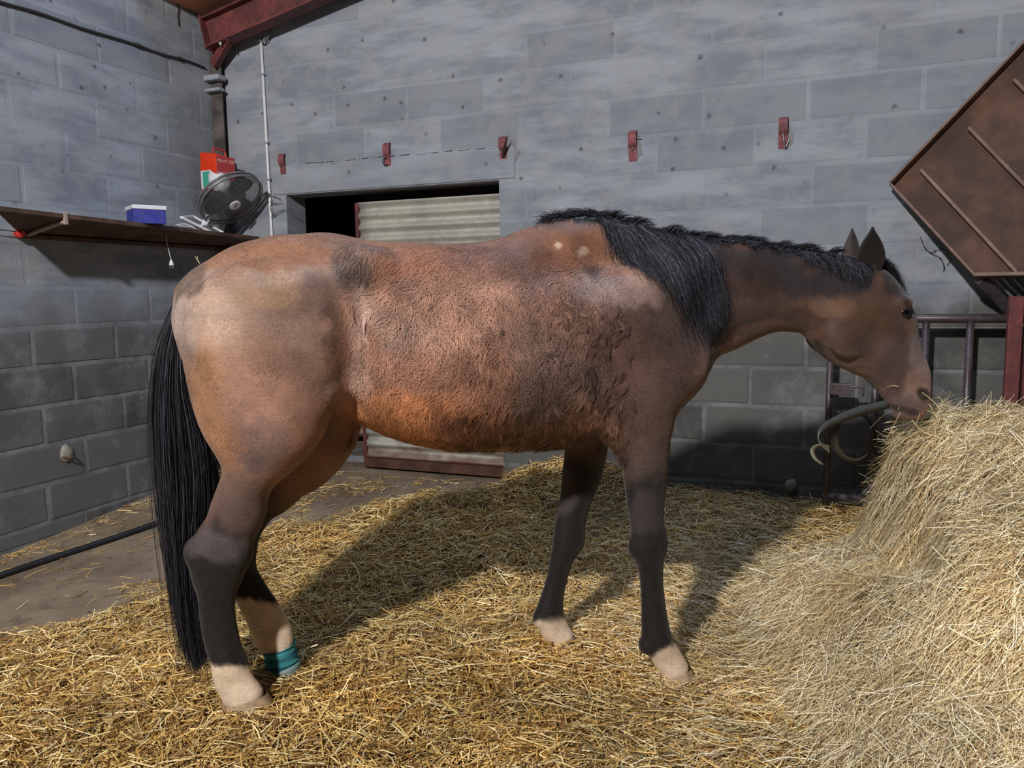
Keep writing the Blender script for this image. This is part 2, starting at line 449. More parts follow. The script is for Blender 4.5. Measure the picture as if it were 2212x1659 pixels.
# corrugated sheet door leaf, pushed to the right of the opening
DD = -0.11
sx0 = np.dot(on_plane(772, 480, K + N_B * DD, N_B) - K, E_B); sx1 = DS1 + .03
zt = on_plane(900, 430, K + N_B * DD, N_B)[2]; zb_ = on_plane(900, 1015, K + N_B * DD, N_B)[2]
door = empty('door_1', bw((sx0 + sx1) / 2, zb_ - .03, DD), 'corrugated metal sheet door on a red frame in the doorway', 'door', kind='structure')
PITCHC = 0.078
nz = 260; nx = 12; zz = np.linspace(zb_ + .05, zt, nz); ss = np.linspace(sx0 + .012, sx1, nx)
V = []; rr = random.Random(4)
edge_j = [rr.uniform(-.005, .005) for _ in range(nz)]
for i, z in enumerate(zz):
    ph = 2 * math.pi * (z - zb_) / PITCHC
    dd = DD + .017 * math.cos(ph)
    for k, s in enumerate(ss):
        V.append(bw(s + (edge_j[i] + .008 * math.cos(ph) if k == 0 else 0), z, dd))
ix = np.arange(nz * nx).reshape(nz, nx)
me = np_mesh('corrugated_sheet', np.array(V) - ORG[door.name], np.stack([ix[:-1, :-1], ix[:-1, 1:], ix[1:, 1:], ix[1:, :-1]], -1).reshape(-1, 4))
me.materials.append(M_SHEET); so = bpy.data.objects.new('corrugated_sheet', me); link(so, door, ORG[door.name])
sm = so.modifiers.new('thickness', 'SOLIDIFY'); sm.thickness = .0015
m = MB(); m.box(bw(sx0, (zt + zb_) / 2, DD - .012), E_B * .013, N_B * .018, Z3 * (zt - zb_) / 2); m.build('stile', M_RED, door, bevel=.002)
m = MB(); m.box(bw((sx0 + sx1) / 2, zb_ + .03, DD + .006), E_B * (sx1 - sx0) / 2, N_B * .018, Z3 * .03); m.build('bottom_rail', M_RUST, door, bevel=.003)
m = MB(); m.box(bw((sx0 + sx1) / 2, zt - .02, DD - .03), E_B * (sx1 - sx0) / 2, N_B * .012, Z3 * .02); m.build('top_rail', M_RED, door, bevel=.002)
# guide beam above the sheet, dark brown, set back under the lintel
M_BEAMDK = paint('dark_timber', lin(52, 45, 38), .85, .2, 10)
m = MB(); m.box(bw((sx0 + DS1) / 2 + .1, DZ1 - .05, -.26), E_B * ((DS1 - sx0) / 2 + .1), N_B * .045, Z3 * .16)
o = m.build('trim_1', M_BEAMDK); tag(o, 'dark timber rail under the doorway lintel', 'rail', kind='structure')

# red steel roof rafter in the far corner
RZ = {}
pa = on_plane(493, 88, K + N_B * .14, N_B); pb = on_plane(690, 3, K + N_B * .14, N_B)
dirr = nrm(pb - pa); upr = nrm(np.cross(N_B, dirr));  upr = upr if upr[2] > 0 else -upr
hgt = .175
A0 = pa - dirr * .14 + upr * .0; L = 3.2
raf = empty('roof_rafter', A0, 'dark red steel roof beam slanting up from the far corner', 'beam')
m = MB(); m.box(A0 + dirr * L / 2 + upr * hgt / 2, dirr * L / 2, N_B * .004, upr * hgt / 2); m.build('web', M_RED, raf)
m = MB(); m.box(A0 + dirr * L / 2, dirr * L / 2, N_B * .05, upr * .006); m.build('bottom_flange', M_RED, raf)
m = MB(); m.box(A0 + dirr * L / 2 + upr * hgt, dirr * L / 2, N_B * .05, upr * .006); m.build('top_flange', M_RED, raf)
m = MB(); m.box(A0 + upr * hgt / 2, dirr * .006, N_B * .055, upr * (hgt / 2 + .02)); m.build('end_plate', M_RED, raf)
for k in (.10, .16):
    m = MB(); m.lathe(A0 + dirr * k + N_B * .03 - upr * .006, -upr, [(0, .009), (.008, .009), (.008, .005), (.018, .005)], 6); m.build('bolt', M_WHITE if k < .12 else M_RED, raf)
# haunch strut under the rafter
m = MB(); q0 = on_plane(464, 140, K + N_B * .08, N_B); q1 = on_plane(490, 92, K + N_B * .12, N_B)
m.bar(q0, q1 + nrm(q1 - q0) * .02, .05, .05, N_B); m.build('haunch', M_RED, raf, bevel=.003)
# grimy steel column in the corner, under the rafter
M_GRIME = paint('grimy_corner_steel', lin(92, 84, 84), .8, .3, 14, dirt=lin(52, 48, 50), dirtamt=.9, bump=.5)
col_top = on_plane(466, 110, K + N_B * .06, N_B)[2]
colm = empty('corner_column', lw(.05, 0, .05), 'grimy dark steel column in the far wall corner under the red beam', 'column')
c0 = K + N_B * .055 + N_L * .055
m = MB(); m.box(c0 + Z3 * col_top / 2, E_B * .045, N_B * .004, Z3 * col_top / 2); m.build('flange', M_GRIME, colm)
m = MB(); m.box(c0 - N_B * .03 + Z3 * col_top / 2, E_B * .004, N_B * .03, Z3 * col_top / 2); m.build('web', M_GRIME, colm)
rr = random.Random(9)
for (py, hh) in ((168, .035), (194, .022)):
    P = on_plane(462, py, K + N_B * .09, N_B)
    m = MB(); m.box(c0 + N_B * .02 + Z3 * P[2], E_B * (.05 + hh * .5), N_B * (.02 + hh * .5), Z3 * hh / 2); m.build('mortar_ledge', MW, colm, bevel=.008)
# roof covering above the rafter
M_ROOF = paint('terracotta_roof_board', lin(196, 138, 112), .8, .12, 6)
m = MB(); rc = A0 + upr * (hgt + .05) + dirr * 2.6
nr = nrm(np.cross(dirr, N_B)); nr = nr if nr[2] > 0 else -nr
m.box(rc - dirr * .9 + N_B * .15 + nr * .03, dirr * 2.6, N_B * .35, nr * .012)
o = m.build('ceiling', M_ROOF); tag(o, 'orange-brown roof boarding above the red steel beam', 'roof', kind='structure')
# ------------------------------------------------------------------ shelf and what stands on it
SW = .30; TB = .024
_zf0 = lw_px(0, 456, SW)[1]; sD = bw_px(562, 519)[0]; ZS = bw_px(562, 519)[1]
sB = lw_px(40, 497)[0]; ZW = lw_px(40, 497)[1]; ZW1 = lw_px(300, 529)[1]
print('shelf', _zf0, ZS, ZW, ZW1, sB)
ZW = (ZW + ZW1) / 2
A_ = lw(sB + .33, _zf0, SW); B_ = lw(sB, ZW, .004); C_ = K + Z3 * ZW + N_L * .004 + N_B * .004; D_ = bw(sD, ZS, .004)
shelf = empty('wall_shelf', (B_ + C_) / 2, 'long dusty wooden wall shelf on the side wall, dark underneath', 'shelf')
m = MB(); P = [A_, B_, C_, D_]; V = [q for q in P] + [q + Z3 * TB for q in P]
m.add(V, [(0, 3, 2, 1), (4, 5, 6, 7), (0, 1, 5, 4), (1, 2, 6, 5), (2, 3, 7, 6), (3, 0, 4, 7)]); m.build('board', M_WOOD, shelf, bevel=.003)
def front(x):      # point on the shelf's front edge seen at image column x
    d = ray(x, 480)[:2]; e = (D_ - A_)[:2]; s = np.linalg.solve(np.array([d, -e]).T, A_[:2]); return np.array([*(d * s[0]), A_[2] + (D_[2] - A_[2]) * s[1]])
f0 = front(142); m = MB(); m.bar(lw(sB - .02, ZW - .012, .02), f0 - Z3 * .014, .02, .012); m.bar(f0 - Z3 * .03, f0 + Z3 * .03, .02, .014, E_B); m.build('brace', paint('bare_strut', lin(168, 150, 138), .6, .1, 30), shelf, bevel=.002)
m = MB(); m.bar(lw(sB + .02, ZW - .012, .02), lw(.03, ZW - .012, .02), .035, .022); m.build('batten', M_WOOD, shelf, bevel=.003)
m = MB(); q = lw(lw_px(33, 505)[0], lw_px(33, 505)[1], .0); m.lathe(q, N_L, [(0, .012), (.015, .012), (.02, .02), (.04, .021), (.045, .012), (.06, .012)], 12)
o = m.build('fence_insulator', paint('red_insulator', lin(206, 60, 52), .4, .1, 30)); tag(o, 'small red insulator knob on the wall at the shelf end', 'insulator')
m = MB(); s_, z_ = lw_px(33, 502); m.tube([lw(s_ + .5, z_ + .03, .03), lw(s_ + .25, z_ + .012, .03), lw(s_, z_, .035)], .0025, 6); o = m.build('fence_wire', M_BLACK); tag(o, 'thin dark wire leading to the red insulator', 'wire')
# blue box with white lid
c = front(290) + nrm((B_ + C_) / 2 - front(290)) * .03 + Z3 * TB; d1 = nrm([.80, .60, 0]); d2 = nrm([-.62, .78, 0]); W1, W2, HB = .165, .165, .098
box_ = empty('storage_box', c + (d1 * W1 + d2 * W2) / 2, 'blue cardboard box with a white lid on the shelf', 'box')
m = MB(); m.box(c + d1 * W1 / 2 + d2 * W2 / 2 + Z3 * HB * .42, d1 * W1 / 2, d2 * W2 / 2, Z3 * HB * .42); m.build('box_body', M_BLUE, box_, bevel=.003)
m = MB(); m.box(c + d1 * W1 / 2 + d2 * W2 / 2 + Z3 * HB * .9, d1 * (W1 / 2 + .005), d2 * (W2 / 2 + .005), Z3 * HB * .115); m.build('lid', M_WHITE, box_, bevel=.003)
# electric fence energiser hung in the corner
yK = K[1]; e0 = at_y(468, 408, yK - .36); hh = at_y(468, 330, yK - .36)[2] - e0[2]
d1 = nrm([.542, .84, 0]); d2 = nrm([-.84, .542, 0]); w1, w2 = .150, .150
en = empty('fence_energiser', e0, 'orange and red electric fence energiser box in the wall corner', 'energiser')
def prism(m, c, a, b, h, top=.0):
    m.add([c, c + a, c + a + b, c + b, c + Z3 * h, c + a + Z3 * (h - top), c + a + b + Z3 * h, c + b + Z3 * (h + top)], [(0, 3, 2, 1), (4, 5, 6, 7), (0, 1, 5, 4), (1, 2, 6, 5), (2, 3, 7, 6), (3, 0, 4, 7)])
m = MB(); prism(m, e0, d1 * w1, d2 * w2, hh, .02); m.build('housing', M_ORANGE, en, bevel=.006)
nf = nrm(np.cross(d1, Z3)); nl_ = nrm(np.cross(Z3, d2))
m = MB(); m.box(e0 + d1 * w1 * .5 + Z3 * hh * .47 + nf * .003, d1 * w1 * .47, nf * .003, Z3 * hh * .46); fp = m.build('front_panel', M_BOXRED, en, bevel=.003)
m = MB(); m.box(e0 + d2 * w2 * .62 + Z3 * hh * .30 + nl_ * .002, d2 * w2 * .33, nl_ * .002, Z3 * hh * .25); st = m.build('sticker', M_WHITE, en)
m = MB(); m.box(e0 + d2 * w2 * .60 + Z3 * hh * .30 + nl_ * .0045, d2 * w2 * .22, nl_ * .001, Z3 * hh * .22); m.build('sticker_print', M_GREEN, st)
m = MB(); m.lathe(e0 + d1 * (w1 + .0) + d2 * .05 + Z3 * hh * .60, d1, [(0, .024), (.03, .024), (.034, .019), (.045, .019)], 14); m.build('knob', M_BLACK, en, smooth=False)
m = MB(); m.bar(e0 + d1 * .03 + d2 * w2 + Z3 * hh * .6, K + Z3 * (e0[2] + hh * .6) + N_B * .06 + N_L * .06, .05, .03); m.build('mount', M_DARKST, en)
m = MB(); m.tube(cr([e0 + d1 * .03 + d2 * .05 + Z3 * (hh + .005), e0 + d1 * .03 + d2 * .05 + Z3 * (hh + .035), e0 + d1 * .11 + d2 * .05 + Z3 * (hh + .03), e0 + d1 * .12 + d2 * .05 + Z3 * (hh - .008)], 5), .007, 8); m.build('carry_handle', M_BOXRED, en, smooth=True)
def lettering(txt, c, ex, ez, size, mat, parent, name='lettering'):
    cu = bpy.data.curves.new(name, 'FONT'); cu.body = txt; cu.size = size; cu.align_x = 'CENTER'; cu.align_y = 'CENTER'; cu.extrude = .0006
    to = bpy.data.objects.new('tmp_text', cu); COL.objects.link(to); bpy.context.view_layer.update()
    me = bpy.data.meshes.new_from_object(to.evaluated_get(bpy.context.evaluated_depsgraph_get())); bpy.data.objects.remove(to)
    me.materials.append(mat); o = bpy.data.objects.new(name, me); COL.objects.link(o); o.parent = parent
    M = Matrix.Identity(4); n = np.cross(ex, ez); L = np.asarray(c) - ORG[parent.name]
    for i in range(3): M[i][0] = ex[i]; M[i][1] = ez[i]; M[i][2] = n[i]; M[i][3] = L[i]
    o.matrix_local = M; return o
lettering('PELAC 220', e0 + d1 * w1 * .5 + Z3 * hh * .80 + nf * .0065, d1, Z3, .027, M_PALE, fp); lettering('CLOS 7000M', e0 + d1 * w1 * .5 + Z3 * hh * .45 + nf * .0065, d1, Z3, .026, M_PALE, fp)
# desk fan, knocked over backwards on the shelf
yF = front(470)[1] + .10; FC = at_y(499, 430, yF); vd = nrm(FC - CAM); ir = nrm(RT * .56 - UP * .83); FAX = nrm(-vd * .33 + ir * .944); FR = .205
M_GUARD = paint('grey_fan_guard', lin(132, 134, 138), .35, .1, 30, spec=.5, metal=.4); M_SMOKE = paint('smoky_fan_blade', lin(70, 68, 70), .3, .1, 20)
fan = empty('desk_fan', FC - Z3 * .3, 'dusty grey desk fan with white motor tipped over on the shelf', 'fan')
def basis_of(ax):
    r0 = np.array([0, 0, 1.0]); x = nrm(np.cross(ax, r0)); return x, np.cross(ax, x)
fxx, fyy = basis_of(FAX)
def guard(name, sgn, depth):
    m = MB()
    for rr_ in np.linspace(.05, .98, 22):
        h = sgn * depth * math.sqrt(max(1 - rr_ ** 2, 0)); m.tube([FC + FAX * h + FR * rr_ * (math.cos(a) * fxx + math.sin(a) * fyy) for a in np.linspace(0, math.tau, 36, endpoint=False)], .0009, 4, closed=True)
    for k in range(84):
        a0 = k / 84 * math.tau; m.tube([FC + FAX * sgn * depth * math.sqrt(max(1 - q ** 2, 0)) + FR * q * (math.cos(a0 + q * .5 * sgn) * fxx + math.sin(a0 + q * .5 * sgn) * fyy) for q in np.linspace(.12, 1.0, 8)], .0009, 4)
    return m.build(name, M_GUARD, fan)
guard('front_guard', 1, .04); guard('rear_guard', -1, .06)
m = MB(); ang_ = np.linspace(0, math.tau, 40, endpoint=False)
m.tube([FC + FAX * .012 + FR * (math.cos(a) * fxx + math.sin(a) * fyy) for a in ang_], .006, 8, closed=True)
m.tube([FC - FAX * .018 + FR * (math.cos(a) * fxx + math.sin(a) * fyy) for a in ang_], .006, 8, closed=True); m.build('rim_band', M_GUARD, fan, smooth=True)
for k in range(3):
    m = MB(); a0 = k * math.tau / 3 + .4; V = []; na, nr_ = 7, 5
    for i in range(nr_):
        r2 = FR * (.2 + .66 * i / (nr_ - 1))
        for j in range(na):
            a = a0 + (j / (na - 1) - .5) * 1.7 * (.75 + .25 * math.sin(i)); V.append(FC + FAX * (.02 * (j / (na - 1) - .5)) + r2 * (math.cos(a) * fxx + math.sin(a) * fyy))
    n0 = len(V); V += [q - FAX * .003 for q in V]; F = []
    for i in range(nr_ - 1):
        for j in range(na - 1):
            q = (i * na + j, i * na + j + 1, (i + 1) * na + j + 1, (i + 1) * na + j); F.append(q); F.append(tuple(w_ + n0 for w_ in q[::-1]))
    m.add(V, F); m.build('blade', M_SMOKE, fan, smooth=True)
m = MB(); m.lathe(FC, FAX, [(-.03, .045), (.01, .045), (.025, .03)], 20); m.build('hub', M_SMOKE, fan, smooth=False)
m = MB(); m.lathe(FC + FAX * .052, FAX, [(0, .036), (.006, .036), (.008, .03)], 24); bd = m.build('badge', M_WHITE, fan)
m = MB(); m.box(FC + FAX * .061, fxx * .003, fyy * .02, FAX * .001); m.build('badge_mark', M_SMOKE, bd)
m = MB(); m.lathe(FC - FAX * .065, -FAX, [(0, .042), (.03, .05), (.05, .058), (.12, .056), (.155, .044), (.17, .02)], 20); m.build('motor_housing', M_WHITE, fan, smooth=True)
b0, b1 = at_y(392, 470, yF - .12), at_y(466, 507, yF + .02); bn = nrm(np.cross(b1 - b0, vd)); bs = nrm(np.cross(b1 - b0, bn))
m = MB(); m.bar(FC - FAX * .11 - Z3 * .0, at_y(440, 488, yF), .034, .03, vd); m.build('neck', M_WHITE, fan, bevel=.006)
ring = [b0, b1, b1 + bn * .0 + np.array([.01, .10, .02]), b0 + np.array([.02, .12, .02])]
m = MB()
for i in range(4): m.bar(ring[i], ring[(i + 1) % 4], .022, .016, Z3)
m.bar((ring[0] + ring[1]) / 2, (ring[2] + ring[3]) / 2, .05, .014, Z3); m.build('base', M_WHITE, fan, bevel=.003)
m = MB(); m.tube(cr([at_y(445, 494, yF), at_y(405, 489, yF - .05), at_y(378, 487, yF - .1), at_y(400, 484, yF - .12), at_y(418, 492, yF - .12), at_y(429, 503, yF - .13), at_y(424, 513, yF - .13)], 6), .0028, 6); m.build('cord', M_WHITE, fan, smooth=True)
# plug dangling under the shelf
pl = at_y(370, 566, front(370)[1] + .10); plug = empty('power_plug', pl, 'white mains plug dangling on its cord under the shelf', 'plug')
pt = pl + Z3 * (ZS - pl[2]) + np.array([-.02, 0, 0])
m = MB(); m.tube(cr([pt, pt - Z3 * .06 + np.array([.003, 0, 0]), pl + Z3 * .012], 5), .002, 6); m.build('cord', M_WHITE, plug, smooth=True)
m = MB(); m.lathe(pl + Z3 * .014, -Z3, [(0, .004), (.008, .008), (.028, .0135), (.034, .0135)], 12); m.build('plug_body', M_WHITE, plug)
for k in (-1, 1):
    m = MB(); m.tube([pl - Z3 * .019 + np.array([k * .0075, 0, 0]), pl - Z3 * .038 + np.array([k * .0075, 0, 0])], .0026, 8); m.build('pin', M_GALV, plug)
# straw snippet caught under the shelf
m = MB(); q = [at_y(*p_, front(425)[1] + .12) for p_ in ((420, 552), (426, 560), (431, 569))]; m.ribbon(q, [np.array([.003, 0, .001])] * 3, .0006); m.ribbon([q[1], q[1] + np.array([.004, 0, .018])], [np.array([.002, 0, 0])] * 2, .0006)
o = m.build('straw_snippet', paint('straw_bit', lin(214, 204, 160), .7, .1, 40)); tag(o, 'short pale straw snippet caught below the shelf', 'straw')
# ------------------------------------------------------------------ wall fittings
# white conduit
(s0c, z0c), (s1c, z1c) = bw_px(567, 90), bw_px(590, 508)
cond = empty('cable_conduit', bw(s1c, BASE, .012), 'thin white cable conduit running down the wall beside the doorway', 'conduit')
m = MB(); m.tube([bw(s0c, z0c, .014), bw(s1c, z1c, .014), bw(s1c + (s1c - s0c) * .6, .5, .014)], .009, 10); m.build('pipe', M_WHITE, cond, smooth=True)
for f_ in (.17, .52, .71):
    s_, z_ = s0c + (s1c - s0c) * f_, z0c + (z1c - z0c) * f_; m = MB(); m.box(bw(s_ + .006, z_, .012), E_B * .013, N_B * .011, Z3 * .006); m.build('clip', M_GREYPL, cond, bevel=.002)
m = MB()
for (pts) in ([(567, 92), (560, 86), (548, 84), (534, 78)], [(568, 92), (578, 82), (584, 66), (580, 56)], [(567, 90), (574, 78), (577, 62), (572, 52)]):
    m.tube(cr([bw(*bw_px(*q, .04), .04) for q in pts], 5), .005, 6)
m.build('cable_tails', M_GREYPL, cond, smooth=True)
# sagging dusty cable on the side wall
m = MB(); pts = [(-60, -14), (0, 4), (90, 30), (180, 62), (280, 92), (350, 117), (400, 130), (442, 146)]
P = cr([lw(*lw_px(*q, .012), .012) for q in pts], 8); rc_ = random.Random(3); m.tube(P, [.0065 + (.006 if rc_.random() < .12 else 0) + rc_.uniform(0, .0015) for _ in P], 8)
o = m.build('wall_cable', paint('dusty_black_cable', lin(52, 50, 54), .9, .3, 60), smooth=True); tag(o, 'dusty black cable sagging across the upper side wall', 'cable')
m = MB(); m.tube(cr([lw(*lw_px(*q, .01), .01) for q in ((383, -30), (386, 10), (384, 35), (386, 56))], 5), .003, 6); o = m.build('hanging_wire', M_BLACK, smooth=True); tag(o, 'short thin wire hanging down the top of the side wall', 'wire')
# red strap brackets in a row
BR = [(612, 333, 380, 'faded red strap bracket beside the white conduit', 0), (838, 309, 362, 'faded red strap bracket above the middle of the doorway', 1), (1088, 296, 347, 'red strap bracket with a rusty spike in a chipped patch', 2),
      (1368, 283, 348, 'red strap bracket with a bent nail, above the withers', 3), (1693, 254, 321, 'red strap bracket with a wire tail, nearest the rusty hay rack', 4)]
for (bx_, y0_, y1_, lab, kd) in BR:
    s_, zt_ = bw_px(bx_, y0_); _, zb2 = bw_px(bx_, y1_); hL = zt_ - zb2; g = empty('strap_bracket', bw(s_, zb2, .0), lab, 'bracket', 'red strap brackets along the wall')
    if kd in (2, 3, 4):
        m = MB(); n = 14; r4 = random.Random(kd); sc = (.075, .085) if kd == 2 else (.045, .06)
        V = [bw(s_ + sc[0] * math.cos(a) * r4.uniform(.75, 1.1) + (.02 if kd == 2 else .01), (zt_ + zb2) / 2 - .02 + sc[1] * math.sin(a) * r4.uniform(.8, 1.1), .0045) for a in np.linspace(0, math.tau, n, endpoint=False)]
        m.add(V + [q - N_B * .02 for q in V], [tuple(range(n))] + [(i, i + n, (i + 1) % n + n, (i + 1) % n) for i in range(n)]); m.build('mortar_patch', paint('dark_mortar', lin(132, 132, 134), .95, .1, 30, bump=.5), g)
    m = MB(); V = []; hw = .022; prof = [(0, .006), (.12, .010), (.30, .013), (.42, .012), (.48, .020), (.56, .030), (.75, .034), (.90, .030), (1.0, .012)]
    for (f_, d_) in prof:
        for sg in (-1, 1): V.append(bw(s_ + sg * hw, zb2 + hL * f_, d_))
    V += [q - N_B * .009 for q in V]; n = len(prof); F = []
    for i in range(n - 1):
        a = i * 2; F += [(a, a + 1, a + 3, a + 2), (a + 2 * n, a + 2 + 2 * n, a + 3 + 2 * n, a + 1 + 2 * n), (a, a + 2, a + 2 + 2 * n, a + 2 * n), (a + 1, a + 1 + 2 * n, a + 3 + 2 * n, a + 3)]
    F += [(0, 2 * n, 2 * n + 1, 1), (2 * n - 2, 2 * n - 1, 4 * n - 1, 4 * n - 2)]; m.add(V, F); m.build('strap', M_BRACK, g)
    m = MB(); m.lathe(bw(s_, zb2 + hL * .40, .012), N_B, [(0, .008), (.008, .008), (.010, .004)], 8); m.build('bolt', M_DARKST, g)
    if kd == 2:
        m = MB(); m.tube([bw(s_ + .0, zb2 + .02, .02), bw(s_ + .025, zb2 + .07, .05), bw(s_ + .06, zb2 + .125, .085)], [.008, .009, .001], 6); m.build('spike', M_RUST, g)
    if kd == 3: m = MB(); m.tube([bw(s_ + .01, zb2 + hL * .72, .02), bw(s_ + .045, zb2 + hL * .76, .03)], .003, 6); m.build('nail', M_GALV, g)
    if kd == 4: m = MB(); m.tube(cr([bw(s_, zb2 + hL * .45, .03), bw(s_ + .006, zb2 + hL * .25, .035), bw(s_ + .012, zb2 + .0, .02), bw(s_ + .03, zb2 + .04, .02)], 4), .0025, 6); m.build('wire_tail', M_GALV, g)
    if kd == 1: m = MB(); m.tube(cr([bw(s_, zb2 + hL * .45, .02), bw(s_ - .02, zb2 + hL * .3, .03), bw(s_ - .018, zb2 + hL * .12, .03), bw(s_ + .004, zb2 + hL * .10, .02)], 4), .004, 6); m.build('wire_hook', M_DARKST, g)
# mortar lumps
def lump(px, py, fn, fpx, size, lab, seed):
    s_, z_ = fpx(px, py); r4 = np.random.default_rng(seed); V, F = [], []; n, mm = 12, 5
    for i in range(mm + 1):
        th = math.pi / 2 * i / mm
        for k in range(n):
            a = math.tau * k / n; r = size * math.cos(th) * (.8 + .4 * r4.random()); V.append(fn(s_ + r * math.cos(a), z_ + r * 1.15 * math.sin(a), size * .55 * math.sin(th)))
    for i in range(mm):
        for k in range(n): F.append((i * n + k, i * n + (k + 1) % n, (i + 1) * n + (k + 1) % n, (i + 1) * n + k))
    m = MB(); m.add(V, F); o = m.build('mortar_lump', paint('pale_mortar', lin(150, 146, 136), .95, .15, 40, bump=.5), smooth=True); return tag(o, lab, 'lump')
g = lump(142, 980, lw, lw_px, .042, 'pale mortar lump around a rusty anchor on the side wall', 3)
s_, z_ = lw_px(142, 984); m = MB(); m.tube(cr([lw(s_ + .03, z_ - .004, .01), lw(s_ + .0, z_ - .008, .05), lw(s_ - .03, z_ - .004, .01)], 6), .006, 8); m.build('anchor_loop', M_RUST, g, smooth=True)
lump(1709, 1048, bw, bw_px, .032, 'small pale mortar lump low on the shadowed wall', 8)
# cobwebs
M_WEB = paint('sooty_cobweb', lin(58, 56, 60), .95, .2, 40)
def web(plist, lab, d, rad=.0022):
    m = MB()
    for pts in plist: m.tube(cr([bw(*bw_px(*q, d), d) for q in pts], 5), [rad * random.Random(i).uniform(.4, 1.5) for i in range(len(cr(pts, 5)))], 5)
    o = m.build('cobweb', M_WEB, smooth=True); return tag(o, lab, 'cobweb')
web([[(578, 432), (592, 440), (612, 438)], [(586, 470), (606, 456), (632, 452)], [(575, 428), (590, 424), (606, 430)], [(590, 432), (584, 450), (592, 468)]], 'dark cobweb strands clinging to the conduit beside the fan', .02)
web([[(1988, 512), (1998, 535), (2010, 546), (2032, 558), (2040, 580)], [(2010, 546), (2030, 538), (2048, 542)], [(2042, 545), (2052, 560), (2046, 572)], [(2036, 565), (2040, 575), (2038, 586)]], 'dark cobweb wisps on the wall near the rusty rack edge', .015, .002)
# ------------------------------------------------------------------ trough and stub in the storeroom gap
M_CONC = paint('smooth_grey_concrete', lin(128, 130, 136), .85, .1, 12, bump=.3)
tr = empty('concrete_trough', bw(bw_px(768, 1000, -.3)[0], 0, -.36), 'grey concrete trough standing inside the dark doorway gap', 'trough')
tx0, tx1 = bw_px(730, 1000, -.27)[0], bw_px(810, 1000, -.27)[0] + .25; tz1 = bw_px(765, 984, -.27)[1]
m = MB(); m.box(bw((tx0 + tx1) / 2, tz1 / 2 - .02, -.28), E_B * (tx1 - tx0) / 2, N_B * .02, Z3 * (tz1 / 2 + .02)); m.build('front_panel', M_CONC, tr, bevel=.006)
m = MB(); m.box(bw((tx0 + tx1) / 2, tz1 / 2 + .05, -.62), E_B * (tx1 - tx0) / 2, N_B * .02, Z3 * (tz1 / 2 + .06)); m.build('back_panel', M_CONC, tr, bevel=.006)
m = MB(); m.box(bw(tx0 - .02, tz1 / 2 - .03, -.45), E_B * .018, N_B * .19, Z3 * (tz1 / 2 + .01)); m.build('end_panel', M_CONC, tr, bevel=.006)
m = MB(); m.box(bw((DS0 + sx0) / 2 - .03, bw_px(785, 928, -.8)[1], -.8), E_B * .42, N_B * .05, Z3 * .02); o = m.build('timber_rail', paint('pale_plank', lin(150, 138, 124), .8, .1, 12)); tag(o, 'pale plank crossing the dark storeroom gap', 'plank')
# ------------------------------------------------------------------ floor hose
m = MB(); pts = [(-560, 1440), (-300, 1350), (-60, 1262), (0, 1243), (120, 1203), (250, 1161), (360, 1123), (460, 1088)]
m.tube(cr([on_floor(x, y, .0165) for (x, y) in pts], 8), .0155, 12); o = m.build('floor_hose', M_BLACK, smooth=True); tag(o, 'black rubber hose lying along the floor by the side wall', 'hose')
# ------------------------------------------------------------------ gate folded against the wall
GD = .17; gz = bw_px(2060, 688, GD)[1]
gx = [bw_px(q, y_, GD)[0] for q, y_ in ((1793, 800), (1890, 860), (1999, 740), (2092, 780), (2196, 780))]
gate = empty('metal_gate', bw(gx[2], floor_z(*bw(gx[2], 0, GD)[:2]), GD), 'dark tubular metal gate standing along the wall behind the horse head', 'gate')
m = MB(); m.tube([bw(gx[0] - .02, gz, GD), bw(gx[4] + .3, gz, GD)], .021, 12); m.build('top_rail', M_DARKST, gate, smooth=True)
m = MB(); m.tube([bw(gx[0] - .02, .22, GD), bw(gx[4] + .3, .22, GD)], .017, 10); m.build('bottom_rail', M_DARKST, gate, smooth=True)
for s_ in gx[:4]:
    m = MB(); m.tube([bw(s_, .06, GD), bw(s_, gz, GD)], .0165, 12); m.build('upright', M_DARKST, gate, smooth=True)
ls_, lz_ = bw_px(1815, 840, GD + .03)
m = MB(); m.box(bw(ls_, lz_, GD + .035), E_B * .05, N_B * .02, Z3 * .028); la = m.build('latch', M_DARKST, gate, bevel=.003)
m = MB(); m.tube(cr([bw(ls_ + .03, lz_ + .012, GD + .05), bw(ls_ + .09, lz_ + .014, GD + .05), bw(ls_ + .10, lz_ + .010, GD + .05), bw(ls_ + .10, lz_ - .03, GD + .05)], 4), .006, 8); m.build('latch_bolt', M_DARKST, la, smooth=True)
# ------------------------------------------------------------------ rusty hay rack with hood
rk = empty('hay_rack', bw(gx[4] + .15, 0, .3), 'rusty steel hay rack with a ribbed tilted hood and red posts', 'hay rack')
P1 = bw(*bw_px(1922, 395, .07), .07); P3 = bw(*bw_px(2212, 90, .07), .07); P2 = bw(*bw_px(2108, 598, .24), .24)
nP = nrm(np.cross(P3 - P1, P2 - P1)); nP = nP if np.dot(nP, CAM - P1) > 0 else -nP
pln = lambda x, y, d=0.0: on_plane(x, y, P1 + nP * d, nP) if d == 0 else on_plane(x, y, P1, nP) + nP * d
poly = [(1922, 395), (2108, 598), (2700, 586), (2800, -520)]
m = MB(); V = [pln(*q) for q in poly]; n = 4; m.add([q - nP * .02 for q in V] + [q - nP * .023 for q in V], [tuple(range(n)), tuple(range(n, 2 * n))[::-1]] + [(i, (i + 1) % n, (i + 1) % n + n, i + n) for i in range(n)]); hood = m.build('hood_panel', M_RUST, rk)
